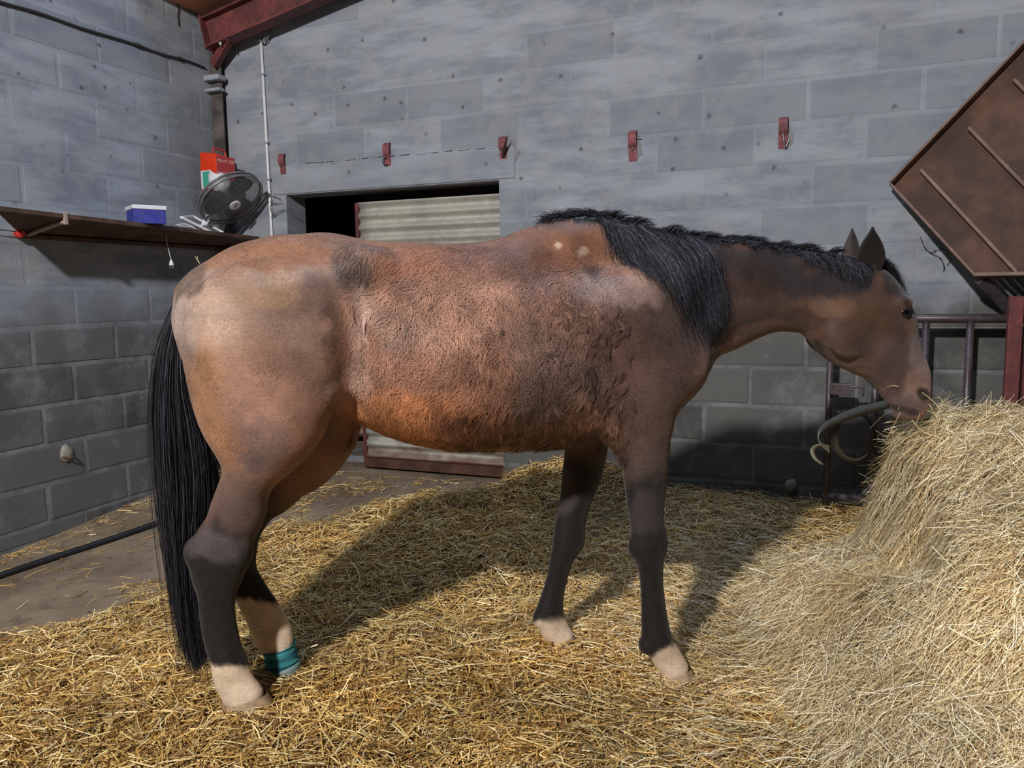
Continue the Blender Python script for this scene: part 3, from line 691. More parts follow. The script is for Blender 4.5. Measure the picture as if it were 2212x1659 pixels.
def rim(a, b, wd, dp, name, par, mat=M_RUSTRIM):
    A1, B1 = pln(*a), pln(*b); t_ = nrm(B1 - A1); sd = np.cross(nP, t_); m = MB(); m.box((A1 + B1) / 2 + nP * (dp / 2 - .02), t_ * np.linalg.norm(B1 - A1) / 2, sd * wd / 2, nP * dp / 2); return m.build(name, mat, par, bevel=.003)
rim((1926, 396), (2794, -512), .012, .055, 'upper_rim', rk); rim((1923, 397), (2108, 597), .012, .035, 'side_rim', rk); rim((2106, 595), (2698, 583), .018, .045, 'lower_rim', rk)
for (a, b) in (((1988, 366), (2196, 588)), ((2092, 276), (2330, 520)), ((2190, 172), (2440, 420)), ((2300, 60), (2600, 360))): rim(a, b, .016, .03, 'rib', hood)
yR = P2[1]
fr = [(at_y(2118, 602, yR + .02), at_y(2260, 752, yR + .22))]
m = MB(); m.bar(*fr[0], .05, .03, nP); m.build('rack_side', M_DARKST, rk, bevel=.003)
for i, x in enumerate((2148, 2168, 2190, 2212, 2236)):
    m = MB(); m.tube([at_y(x, 601, yR + .02), at_y(x + 120, 601 + 128, yR + .22)], .0075, 8); m.build('rack_rod', M_GALV, rk, smooth=True)
for i, (px_, dd_) in enumerate(((2192, .34), (2232, .42))):
    s_, z_ = bw_px(px_, 700, dd_); zt2 = bw_px(px_, 640, dd_)[1]; m = MB(); m.box(bw(s_, zt2 / 2, dd_), E_B * .028, N_B * .02, Z3 * zt2 / 2); m.build('post', M_RED, rk, bevel=.004)
# ------------------------------------------------------------------ webbing strap hooked on the hay edge
M_STRAP = paint('pale_webbing', lin(134, 126, 106), .8, .1, 60, bump=.3)
yS = 3.30
sp = empty('webbing_strap', at_y(1830, 1000, yS), 'pale webbing strap curling out of the hay in the dark shadow', 'strap')
P = cr([at_y(1935, 868, yS), at_y(1895, 879, yS), at_y(1850, 891, yS), at_y(1806, 908, yS), at_y(1776, 924, yS - .02), at_y(1767, 942, yS - .04), at_y(1776, 960, yS - .03), at_y(1793, 972, yS)], 6)
m = MB(); m.ribbon(P, [np.array([.004 * i / len(P), .012, .013 + .006 * math.sin(i * .15)]) for i in range(len(P))], .0016); m.build('band', M_STRAP, sp, smooth=True)
P = cr([at_y(1795, 965, yS), at_y(1772, 962, yS + .02), at_y(1757, 972, yS + .02), at_y(1762, 990, yS), at_y(1778, 1004, yS - .02)], 6)
m = MB(); m.ribbon(P, [np.array([.016, .01, -.006])] * len(P), .0016); m.build('end_tab', M_STRAP, sp, smooth=True)
M_STRAPDK = paint('dark_webbing', lin(74, 66, 58), .85, .1, 60)
P = [at_y(1845 + 44 * math.cos(a), 942 + 54 * math.sin(a), yS + .05 + .03 * math.sin(a)) for a in np.linspace(-1.2, 4.4, 40)]
m = MB(); m.ribbon(P, [np.array([.012 * math.cos(a), .014, -.012 * math.sin(a)]) for a in np.linspace(-1.2, 4.4, 40)], .0016); m.build('loop', M_STRAPDK, sp, smooth=True)
# ------------------------------------------------------------------ horse
HO = np.array([-0.785, 2.35, 0.0]); HYAW = math.radians(9.0)
HE = np.array([math.cos(HYAW), math.sin(HYAW), 0.0]); HN = np.array([-math.sin(HYAW), math.cos(HYAW), 0.0])   # along the body, towards the far side
def Q(x, y, v=0.0):
    """(u, z) in the horse's own lengthwise plane, v metres to the far side of its middle"""
    P = on_plane(x, y, HO + HN * v, HN); return np.array([np.dot(P - HO, HE), P[2]])
def hpos(u, v, z):
    u, v, z = np.broadcast_arrays(u, v, z)
    return HO + u[..., None] * HE + v[..., None] * HN + z[..., None] * Z3
def pairs(L, n=6):
    """nodes from outline pairs (x1,y1,x2,y2,v,w) -> dense rows u,z,v,h,w"""
    N = []
    for (x1, y1, x2, y2, v, w_) in L:
        a, b = Q(x1, y1, v), Q(x2, y2, v); h = np.linalg.norm(a - b) / 2; cu = abs(a[0] - b[0]) / (2 * h + 1e-9)
        th = HYAW + math.atan(((x1 + x2) / 2 - CX) / FPX)
        h = math.sqrt(max(h * h - (w_ * math.tan(th) * cu) ** 2, (.45 * h) ** 2))
        N.append([*((a + b) / 2), v, h, w_, *(nrm(b - a))])
    N = np.array(N); D = cr(N, n)
    # shorten h where the outline pair is skew to the axis
    T = np.gradient(D[:, :2], axis=0); T /= np.linalg.norm(T, axis=1)[:, None] + 1e-9
    pd = D[:, 5:7] / (np.linalg.norm(D[:, 5:7], axis=1)[:, None] + 1e-9)
    sk = np.abs(T[:, 0] * pd[:, 1] - T[:, 1] * pd[:, 0])
    D[:, 3] *= np.clip(sk, .55, 1)
    return D[:, :5]
VOX = 0.0085
G0 = np.array([-0.42, -0.36, 0.0]); G1 = np.array([2.36, 0.36, 1.56])
GN = np.ceil((G1 - G0) / VOX).astype(int) + 1
GU, GV, GZ = [(G0[i] + VOX * np.arange(GN[i])).astype(np.float32) for i in range(3)]
FLD = np.full(tuple(GN), .3, np.float32)
def sub(lo, hi):
    a = np.clip(np.floor((np.asarray(lo) - G0) / VOX).astype(int), 0, GN - 1); b = np.clip(np.ceil((np.asarray(hi) - G0) / VOX).astype(int) + 1, 1, GN)
    return tuple(slice(a[i], b[i]) for i in range(3))
def smin(a, b, k):
    h = np.maximum(k - np.abs(a - b), 0) / k; return np.minimum(a, b) - h * h * k * .25
def chain(D, k=.03):
    """smooth-union an elliptical tube (rows u,z,v,h,w) into the field"""
    mg = .07 + k
    r = np.maximum(D[:, 3], D[:, 4])
    lo = [(D[:, 0] - D[:, 3]).min() - mg, (D[:, 2] - D[:, 4]).min() - mg, (D[:, 1] - D[:, 3]).min() - mg]
    hi = [(D[:, 0] + D[:, 3]).max() + mg, (D[:, 2] + D[:, 4]).max() + mg, (D[:, 1] + D[:, 3]).max() + mg]
    S = sub(lo, hi); T = np.full(FLD[S].shape, .3, np.float32); base = np.array([s.start for s in S])
    for i in range(len(D) - 1):
        a, b = D[i], D[i + 1]
        l2 = [min(a[0] - a[3], b[0] - b[3]) - mg, min(a[2] - a[4], b[2] - b[4]) - mg, min(a[1] - a[3], b[1] - b[3]) - mg]
        h2 = [max(a[0] + a[3], b[0] + b[3]) + mg, max(a[2] + a[4], b[2] + b[4]) + mg, max(a[1] + a[3], b[1] + b[3]) + mg]
        s2 = sub(l2, h2); u = GU[s2[0]][:, None, None]; v = GV[s2[1]][None, :, None]; z = GZ[s2[2]][None, None, :]
        du, dz = b[0] - a[0], b[1] - a[1]; L2 = du * du + dz * dz + 1e-9
        t = np.clip(((u - a[0]) * du + (z - a[1]) * dz) / L2, 0, 1)
        r2 = np.sqrt((u - a[0] - t * du) ** 2 + (z - a[1] - t * dz) ** 2)
        h = a[3] + t * (b[3] - a[3]); w_ = a[4] + t * (b[4] - a[4]); q = np.abs(v - (a[2] + t * (b[2] - a[2])))
        k0 = np.sqrt((r2 / h) ** 2 + (q / w_) ** 2); k1 = np.sqrt((r2 / h ** 2) ** 2 + (q / w_ ** 2) ** 2) + 1e-6
        d = np.where(k0 < .05, -np.minimum(h, w_), k0 * (k0 - 1) / k1)
        loc = tuple(slice(s2[j].start - base[j], s2[j].stop - base[j]) for j in range(3))
        T[loc] = np.minimum(T[loc], d)
    FLD[S] = smin(FLD[S], T, k)
def ball(x, y, v, ru, rv, rz, k=.03, carve=False, both=True, rot=0.0, plane_v=None):
    c = Q(x, y, v if plane_v is None else plane_v)
    for sg in ((1, -1) if both else (1,)):
        vv = v * sg; R = max(ru, rz); mg = .07 + k
        S = sub([c[0] - R - mg, vv - rv - mg, c[1] - R - mg], [c[0] + R + mg, vv + rv + mg, c[1] + R + mg])
        u = GU[S[0]][:, None, None] - c[0]; q = GV[S[1]][None, :, None] - vv; z = GZ[S[2]][None, None, :] - c[1]
        cs, sn = math.cos(rot), math.sin(rot); uu = u * cs + z * sn; zz_ = -u * sn + z * cs
        k0 = np.sqrt((uu / ru) ** 2 + (q / rv) ** 2 + (zz_ / rz) ** 2); k1 = np.sqrt((uu / ru ** 2) ** 2 + (q / rv ** 2) ** 2 + (zz_ / rz ** 2) ** 2) + 1e-6
        d = np.where(k0 < .05, -min(ru, rv, rz), k0 * (k0 - 1) / k1)
        if carve: FLD[S] = -smin(-FLD[S], d, k)
        else: FLD[S] = smin(FLD[S], d, k)
tb = lambda L: [(x, t, x, b, 0, w_) for (x, t, b, w_) in L]
# trunk
chain(pairs(tb([(700, 545, 850, .17), (760, 552, 862, .20), (820, 545, 912, .235), (900, 548, 950, .272), (980, 552, 969, .288), (1060, 555, 972, .29), (1140, 562, 969, .283),
                (1220, 568, 965, .262), (1300, 585, 948, .23), (1370, 620, 922, .20), (1425, 680, 885, .165)])), .03)
chain(pairs(tb([(560, 532, 700, .15), (640, 514, 700, .15), (700, 506, 680, .14), (760, 516, 660, .13), (820, 525, 655, .14), (880, 529, 655, .155), (960, 532, 655, .165), (1040, 527, 655, .16),
                (1100, 512, 655, .135), (1160, 488, 660, .105), (1220, 474, 660, .085), (1280, 471, 680, .075), (1340, 488, 690, .07), (1410, 508, 690, .07)])), .08)
chain(pairs(tb([(690, 520, 845, .215), (640, 522, 862, .24), (575, 538, 862, .245), (505, 566, 812, .215)])), .06)
chain(pairs(tb([(600, 522, 640, .14), (520, 546, 650, .11), (455, 574, 660, .075), (415, 603, 660, .045)])), .05)
NH = [(392, 735, 742, 790, -.125, .125), (416, 850, 722, 868, -.13, .12), (446, 930, 685, 922, -.13, .10), (470, 1010, 630, 982, -.125, .082), (463, 1070, 592, 1043, -.122, .068),
      (440, 1128, 576, 1112, -.12, .058), (407, 1186, 546, 1180, -.12, .053), (410, 1226, 529, 1235, -.118, .048), (424, 1275, 512, 1278, -.115, .040), (430, 1330, 509, 1322, -.113, .035),
      (440, 1388, 520, 1385, -.112, .036), (453, 1432, 535, 1430, -.112, .043), (462, 1478, 550, 1466, -.112, .037), (478, 1512, 574, 1498, -.112, .046)]
FH = [(405, 760, 755, 800, .125, .125), (470, 870, 786, 893, .13, .115), (500, 950, 748, 960, .13, .10), (512, 1010, 697, 1006, .125, .082), (505, 1060, 652, 1056, .122, .068),
      (490, 1112, 600, 1100, .12, .058), (455, 1180, 562, 1165, .12, .052), (470, 1240, 553, 1217, .118, .046), (500, 1290, 577, 1266, .116, .038), (528, 1335, 606, 1310, .115, .035),
      (546, 1380, 631, 1358, .115, .042), (573, 1417, 635, 1404, .115, .036), (583, 1446, 648, 1440, .115, .044)]
NF = [(1310, 850, 1492, 830, -.13, .095), (1300, 912, 1458, 902, -.15, .078), (1334, 975, 1448, 965, -.155, .062), (1346, 1031, 1441, 1031, -.155, .055), (1353, 1085, 1436, 1085, -.155, .049),
      (1361, 1136, 1432, 1140, -.155, .045), (1362, 1180, 1436, 1185, -.155, .047), (1374, 1215, 1434, 1222, -.155, .040), (1381, 1250, 1433, 1255, -.155, .034), (1384, 1300, 1438, 1310, -.155, .032),
      (1384, 1350, 1446, 1355, -.155, .034), (1387, 1387, 1457, 1385, -.155, .041), (1405, 1425, 1473, 1410, -.155, .035), (1424, 1455, 1490, 1437, -.155, .042)]
FF = [(1235, 870, 1400, 850, .13, .09), (1217, 930, 1322, 925, .15, .072), (1219, 975, 1312, 975, .152, .060), (1213, 1031, 1298, 1031, .153, .054), (1207, 1090, 1276, 1088, .153, .047),
      (1197, 1140, 1262, 1141, .153, .044), (1193, 1175, 1254, 1180, .153, .045), (1186, 1212, 1238, 1210, .153, .038), (1180, 1250, 1227, 1245, .153, .033), (1169, 1288, 1218, 1290, .153, .032),
      (1157, 1325, 1218, 1328, .153, .040), (1163, 1358, 1230, 1352, .153, .035), (1180, 1385, 1242, 1372, .153, .042)]
for Lg in (NH, FH): chain(pairs(Lg), .045)
for Lg in (NF, FF): chain(pairs(Lg), .05)
NECK = [(1370, 560, 1490, 840, 0, .15), (1412, 528, 1530, 785, 0, .125), (1484, 526, 1566, 766, 0, .10), (1560, 519, 1620, 740, 0, .088), (1650, 531, 1682, 719, 0, .082), (1750, 545, 1745, 722, 0, .078), (1822, 556, 1780, 740, 0, .075)]
chain(pairs(NECK), .035)
HEAD = [(1858, 562, 1768, 732, 0, .075), (1912, 582, 1778, 772, 0, .092), (1950, 636, 1815, 792, 0, .096), (1966, 690, 1850, 808, 0, .083), (1984, 742, 1880, 832, 0, .064), (2002, 785, 1904, 860, 0, .056),
        (2006, 832, 1921, 880, 0, .06), (2000, 866, 1942, 897, 0, .052)]
chain(pairs(HEAD), .03)
# bones and muscle: hip points, stifle, gaskin, shoulder, elbow, cheek, brow, nostril
ball(782, 572, -.17, .065, .035, .045, .09); ball(690, 780, -.185, .075, .06, .14, .05); ball(610, 900, -.165, .085, .05, .09, .06); ball(560, 700, -.20, .17, .06, .16, .08)
ball(450, 690, -.10, .07, .06, .09, .05)
ball(1470, 790, -.115, .075, .06, .085, .06); ball(1345, 860, -.175, .11, .055, .085, .06); ball(1350, 700, -.125, .09, .06, .17, .08, rot=-.4)
ball(1838, 720, -.066, .088, .034, .080, .018); ball(1952, 655, -.078, .030, .022, .022, .025); ball(1908, 760, -.062, .065, .014, .014, .02, rot=-.75)
ball(1985, 848, -.040, .028, .022, .024, .02); ball(1952, 892, 0, .04, .04, .025, .02, both=False)
ball(413, 1192, -.12, .020, .022, .032, .025, both=False); ball(520, 1190, -.12, .03, .045, .045, .03, both=False)
ball(1428, 1165, -.155, .018, .034, .05, .02, both=False); ball(1368, 1185, -.155, .014, .02, .025, .02, both=False); ball(1393, 1395, -.155, .02, .028, .024, .02, both=False)
ball(1250, 1160, .153, .018, .034, .05, .02, both=False); ball(1163, 1338, .153, .02, .028, .024, .02, both=False)
for (gx_, gy_) in ((1560, 738), (1600, 724), (1640, 708), (1680, 697), (1720, 690), (1755, 688)): ball(gx_, gy_, -.098, .04, .022, .016, .03, carve=True, rot=.35)
for (gx_, gy_) in ((1412, 1260), (1414, 1300), (1418, 1340)): ball(gx_ - 12, gy_, -.19, .005, .012, .03, .012, carve=True, both=False)
ball(775, 640, -.305, .07, .08, .12, .05, carve=True); ball(772, 740, -.30, .055, .085, .15, .035, carve=True); ball(768, 820, -.27, .045, .07, .08, .035, carve=True)     # hollow of the flank
ball(752, 892, -.28, .038, .16, .05, .03, carve=True)
ball(1560, 640, -.185, .06, .08, .16, .08, carve=True, rot=-.5)   # groove where neck meets shoulder
ball(1760, 735, -.11, .03, .045, .05, .03, carve=True)       # throat behind the jaw
ball(1992, 850, -.072, .014, .020, .018, .008, carve=True)   # nostril
ball(1905, 735, -.112, .06, .024, .045, .025, carve=True); ball(1925, 640, -.105, .03, .016, .03, .02, carve=True); ball(1880, 820, -.085, .05, .018, .02, .02, carve=True, rot=-.7)
def surface_nets(fld):
    s = fld < 0
    c = np.zeros(tuple(np.array(fld.shape) - 1), np.int8)
    for a in (0, 1):
        for b in (0, 1):
            for d in (0, 1):
                c += s[a:a + c.shape[0], b:b + c.shape[1], d:d + c.shape[2]]
    act = (c > 0) & (c < 8); I = np.argwhere(act); vid = np.full(act.shape, -1, np.int64); vid[act] = np.arange(len(I))
    acc = np.zeros((len(I), 3)); cnt = np.zeros(len(I))
    cs = [(a, b, d) for a in (0, 1) for b in (0, 1) for d in (0, 1)]
    val = {q: fld[I[:, 0] + q[0], I[:, 1] + q[1], I[:, 2] + q[2]].astype(float) for q in cs}
    for q in cs:
        for ax in range(3):
            if q[ax]: continue
            r = list(q); r[ax] = 1; r = tuple(r)
            a, b = val[q], val[r]; mm = (a < 0) != (b < 0); t = np.where(mm, a / np.where(mm, a - b, 1), 0)
            p = np.tile(np.array(q, float), (len(I), 1)); p[:, ax] += t
            acc[mm] += p[mm]; cnt[mm] += 1
    V = (I + acc / cnt[:, None]) * VOX + G0; F = []
    for ax in range(3):
        o1, o2 = [(1, 2), (2, 0), (0, 1)][ax]
        sl0 = [slice(None)] * 3; sl1 = [slice(None)] * 3; sl0[ax] = slice(0, -1); sl1[ax] = slice(1, None)
        a, b = s[tuple(sl0)], s[tuple(sl1)]; E_ = np.argwhere(a != b)
        ok = (E_[:, o1] > 0) & (E_[:, o2] > 0) & (E_[:, o1] < fld.shape[o1] - 1) & (E_[:, o2] < fld.shape[o2] - 1); E_ = E_[ok]
        ins = a[E_[:, 0], E_[:, 1], E_[:, 2]]
        q = []
        for (i, j) in ((-1, -1), (0, -1), (0, 0), (-1, 0)):
            e = E_.copy(); e[:, o1] += i; e[:, o2] += j; q.append(vid[e[:, 0], e[:, 1], e[:, 2]])
        q = np.stack(q, 1); q[~ins] = q[~ins][:, ::-1]; F.append(q)
    return V, np.concatenate(F)
HV, HF = surface_nets(FLD)
def smooth(V, F, it, lam=.5, mu=-.52):
    E_ = np.concatenate([F[:, [0, 1]], F[:, [1, 2]], F[:, [2, 3]], F[:, [3, 0]]]); n = len(V)
    deg = np.bincount(E_[:, 0], minlength=n) + np.bincount(E_[:, 1], minlength=n)
    for i in range(it):
        for l in (lam, mu):
            S = np.stack([np.bincount(E_[:, 0], V[E_[:, 1], k], n) + np.bincount(E_[:, 1], V[E_[:, 0], k], n) for k in range(3)], 1)
            V = V + l * (S / deg[:, None] - V)
    return V
HV = smooth(HV, HF, 4)
def vnormals(V, F):
    fn = np.cross(V[F[:, 2]] - V[F[:, 0]], V[F[:, 3]] - V[F[:, 1]]); N = np.zeros_like(V)
    for k in range(4):
        for c in range(3): N[:, c] += np.bincount(F[:, k], fn[:, c], len(V))
    return N / (np.linalg.norm(N, axis=1)[:, None] + 1e-12)
HNRM = vnormals(HV, HF)
print('horse verts', len(HV))
# local -> world frame of the horse object: x along body, y to far side
horse_M = Matrix(((HE[0], HN[0], 0, HO[0]), (HE[1], HN[1], 0, HO[1]), (0, 0, 1, 0), (0, 0, 0, 1)))
# coat colour: bay body, black points, white socks, clipped grey-tan areas (pattern of the coat plus some painted light and shade, laid out on the horse's own side view)
def side_xy(V):
    W = hpos(V[:, 0], -np.abs(V[:, 1]), V[:, 2]); d = W - CAM; ww = d @ FW
    return CX + FPX * (d @ RT) / ww, CY - FPX * (d @ UP) / ww
def coat(V):
    x, y = side_xy(V); n = len(V); u, v, z = V[:, 0], V[:, 1], V[:, 2]
    nz1 = VN(u * 9, v * 9, z * 9); nz2 = VN(u * 24 + 5, v * 24, z * 24); nz3 = VN(u * 60, v * 60 + 3, z * 60)
    wob = (nz1 - .5) * 130 + (nz2 - .5) * 70 + (nz3 - .5) * 26
    C = np.tile(lin(144, 101, 79), (n, 1))
    def blob(cx, cy, rx, ry, col, a=1.0, soft=.45, rot=0.0):
        nonlocal C
        cs, sn = math.cos(rot), math.sin(rot); X_ = (x - cx) * cs + (y - cy) * sn; Y_ = -(x - cx) * sn + (y - cy) * cs
        r = np.sqrt((X_ / rx) ** 2 + (Y_ / ry) ** 2) + wob / max(min(rx, ry), 30) * .35
        t = (1 - sstep(1 - soft, 1 + soft * .4, r))[:, None] * a; C = C * (1 - t) + np.asarray(col) * t
    # rump
    blob(520, 720, 170, 170, lin(160, 124, 102)); blob(430, 680, 100, 100, lin(188, 154, 132)); blob(640, 720, 110, 150, lin(122, 94, 80), .8)  # buttock blob lightened: the lit side painted into the coat
    blob(450, 860, 60, 200, lin(172, 120, 78), .9, rot=-.15); blob(560, 640, 170, 26, lin(166, 124, 86), .6)
    blob(600, 592, 190, 26, lin(160, 130, 112), .8, rot=-.06); blob(610, 545, 200, 34, lin(146, 96, 62), .8, rot=-.08)
    blob(760, 575, 50, 50, lin(92, 66, 60), .85); blob(700, 640, 60, 70, lin(118, 88, 78), .7)
    blob(560, 850, 110, 120, lin(158, 116, 96), .8); blob(560, 940, 70, 50, lin(130, 100, 92), .8)
    blob(715, 760, 34, 110, lin(88, 62, 50), .75); blob(560, 985, 60, 40, lin(112, 92, 88), .7); blob(410, 620, 40, 40, lin(104, 80, 66), .8)  # first blob paints shade into the crease in front of the thigh
    # flank and belly
    blob(775, 760, 45, 150, lin(168, 130, 114), .8); blob(755, 850, 50, 40, lin(180, 142, 126), .8)
    blob(900, 900, 170, 80, lin(182, 118, 70), .9); blob(1000, 660, 190, 120, lin(150, 108, 86), .8); blob(1040, 900, 110, 45, lin(132, 80, 52), .7)
    blob(900, 560, 170, 40, lin(152, 98, 68), .8); blob(1100, 560, 150, 50, lin(112, 76, 62), .75); blob(1000, 600, 160, 30, lin(134, 96, 78), .6)
    blob(1150, 780, 140, 150, lin(118, 80, 62), .75); blob(1130, 930, 190, 50, lin(86, 56, 42), .8); blob(1180, 840, 110, 70, lin(100, 70, 56), .7)  # lower barrel darkened: underside shade painted into the coat
    # shoulder: darker, with clipped grey-mauve patch
    blob(1230, 520, 110, 70, lin(126, 78, 50), .9); blob(1400, 780, 160, 190, lin(90, 66, 58), .97); blob(1470, 700, 90, 130, lin(84, 60, 52), .9); blob(1290, 740, 90, 140, lin(112, 82, 70), .8)
    blob(1340, 625, 95, 45, lin(152, 122, 112), .95, .3); blob(1290, 600, 40, 22, lin(150, 122, 106), .7)
    blob(1205, 530, 10, 9, lin(200, 172, 138), .95, .25); blob(1262, 542, 9, 8, lin(180, 152, 122), .9, .25); blob(1300, 580, 34, 16, lin(76, 52, 44), .8)
    blob(1335, 565, 26, 12, lin(178, 160, 150), .9, .3)
    # neck and head: dark brown, paler muzzle
    blob(1640, 630, 190, 130, lin(58, 41, 36)); blob(1560, 600, 90, 110, lin(62, 43, 38)); blob(1610, 670, 80, 40, lin(84, 64, 54), .8); blob(1700, 565, 150, 34, lin(50, 41, 42), .8)
    blob(1860, 690, 150, 150, lin(82, 58, 48)); blob(1890, 690, 60, 55, lin(94, 66, 46), .8); blob(1800, 660, 50, 30, lin(124, 88, 66), .8)
    blob(1930, 800, 90, 90, lin(98, 74, 70)); blob(1985, 760, 26, 60, lin(134, 112, 114), .9, rot=-.35); blob(1985, 835, 36, 34, lin(158, 122, 108), .9)
    blob(1950, 880, 50, 26, lin(122, 98, 96), .9); blob(1935, 590, 40, 60, lin(44, 36, 36), .8); blob(1961, 678, 14, 26, lin(30, 24, 24), .95)
    blob(1805, 600, 85, 52, lin(44, 41, 48), .9); blob(1655, 708, 90, 16, lin(112, 80, 66), .7)
    blob(1290, 850, 36, 130, lin(66, 48, 42), .8); blob(1996, 852, 13, 14, lin(28, 22, 24), .9, .3); blob(1955, 886, 40, 6, lin(50, 38, 38), .8, .4, rot=.25); blob(1768, 742, 22, 28, lin(34, 26, 24), .85); blob(1845, 775, 60, 22, lin(112, 88, 82), .6, rot=.3); blob(1790, 670, 34, 22, lin(122, 94, 76), .7)  # painted shade behind elbow, in nostril, mouth and throat; painted light on cheek
    # dark along the mane root
    nt = sstep(.62, .82, HNRM[:, 2])[:, None] * ((x > 1240) & (x < 1880) & (y < 572))[:, None] if len(V) == len(HNRM) else 0
    C = C * (1 - nt) + lin(34, 31, 34) * nt
    # black points on the legs
    leg = sstep(1010, 1180, y + wob * .8); front = sstep(880, 1060, y + wob * .8) * (x > 1150)
    dk = np.maximum(leg, front)[:, None]; C = C * (1 - dk) + lin(27, 23, 25) * dk
    blob(520, 1090, 70, 90, lin(96, 76, 70), .75); blob(470, 1180, 60, 40, lin(96, 86, 90), .6)
    blob(1395, 970, 60, 90, lin(92, 72, 66), .8); blob(1400, 1090, 30, 60, lin(70, 60, 62), .7); blob(1240, 1100, 30, 60, lin(72, 62, 64), .7)
    # white socks
    hind = x < 900; sock_y = np.where(hind, np.where(v < 0, 1440.0, 1305.0), np.where(v < 0, 1403 + (x - 1440) * -.35, 1340 + (x - 1200) * -.05))
    W = hpos(u, v, z); d = W - CAM; ww = d @ FW; yy = CY - FPX * (d @ UP) / ww; xx = CX + FPX * (d @ RT) / ww
    sock_y = np.where(hind, np.where(v < 0, 1440.0, 1300.0 + (xx - 560) * .1), np.where(v < 0, 1400 - (xx - 1440) * .5, 1338 - (xx - 1195) * .1))
    s = sstep(-7, 7, yy - sock_y + (nz3 - .5) * 10 + (nz2 - .5) * 10)[:, None]
    s = np.where((z < .42)[:, None], s, 0); C = C * (1 - s) + lin(228, 202, 172) * s
    mot = VN(u * 13 + 3, v * 13, z * 13 + 1)
    C = C * (0.66 + .25 * nz2 + .17 * nz3 + .32 * sstep(.25, .75, mot) * (y < 1000) + .16 * (y >= 1000))[:, None]
    gm = (sstep(.52, .75, VN(u * 6 + 8, v * 6, z * 6 + 4)) * (y < 960) * (x < 1500) * .35)[:, None]; gl = C.mean(1, keepdims=True); C = C * (1 - gm) + (gl * np.array([1.12, .97, .95])) * gm
    g_ = C.mean(1, keepdims=True); C = g_ + (C - g_) * .86
    return np.clip(C, .004, 1)
HC = coat(HV)
t, a = vcol_material('bay_coat', .62, .28); p = t.obj()
mp = t.n('ShaderNodeMapping'); mp.inputs['Scale'].default_value = (60, 60, 190); mp.inputs['Rotation'].default_value = (0, .5, 0); t.l(p, mp.inputs[0])
hn = t.noise(1.0, 5, .65, mp.outputs[0]); hb = t.noise(14, 4, .6, p)
t.base(t.mix(t.math('MULTIPLY', t.ramp(hn, .35, .7), .22), a.outputs['Color'], (.02, .012, .01)))
t.bump(t.math('ADD', t.math('MULTIPLY', hn, .6), hb), .35, .006)
t.b.inputs['Sheen Weight'].default_value = .15
M_COAT = t.m
me = np_mesh('horse', HV, HF, True, HC); me.materials.append(M_COAT)
horse = bpy.data.objects.new('horse', me); COL.objects.link(horse); horse.matrix_world = horse_M; ORG['horse'] = HO
tag(horse, 'bay horse with black mane standing in straw eating hay', 'horse')
def hchild(name, V, F, mat, smooth=True, col=None, kind=None):
    me = np_mesh(name, V, F, smooth, col); me.materials.append(mat); o = bpy.data.objects.new(name, me); COL.objects.link(o); o.parent = horse
    if kind: o['kind'] = kind
    return o
# near-side surface of the body: v at (u, z)
ins = FLD < 0; first = np.argmax(ins, axis=1); has = ins.any(axis=1)
i0 = np.clip(first, 1, None); gi, gk = np.meshgrid(np.arange(GN[0]), np.arange(GN[2]), indexing='ij')
fa, fb = FLD[gi, i0 - 1, gk], FLD[gi, i0, gk]
VS = np.where(has, GV[i0 - 1] + VOX * np.clip(fa / (fa - fb + 1e-9), 0, 1), np.nan)
def v_near(u, z):
    i = np.clip(((u - G0[0]) / VOX).round().astype(int), 0, GN[0] - 1); k = np.clip(((z - G0[2]) / VOX).round().astype(int), 0, GN[2] - 1)
    return VS[i, k]
def strands(P, W, C, rng, face=None):
    """P (N,S,3) -> ribbon mesh arrays; W (N,) width; C (N,3) colour"""
    N, S, _ = P.shape
    T = np.gradient(P, axis=1); T /= np.linalg.norm(T, axis=2, keepdims=True) + 1e-9
    R = rng.normal(size=(N, 1, 3)) if face is None else face
    B = np.cross(T, np.broadcast_to(R, T.shape)); B /= np.linalg.norm(B, axis=2, keepdims=True) + 1e-9
    prof = np.linspace(1, .15, S)[None, :, None] ** .7; off = B * W[:, None, None] * prof * .5
    V = np.stack([P - off, P + off], 2).reshape(N, S * 2, 3)
    b = (np.arange(N) * S * 2)[:, None, None]; k = np.arange(S - 1)[None, :, None] * 2
    F = (b + k + np.array([0, 1, 3, 2])[None, None, :]).reshape(-1, 4)
    CC = np.repeat(C[:, None, :], S * 2, 1).reshape(-1, 3)
    return V.reshape(-1, 3), F, CC
t, a = vcol_material('mane_hair', .5, .3); M_HAIR = t.m
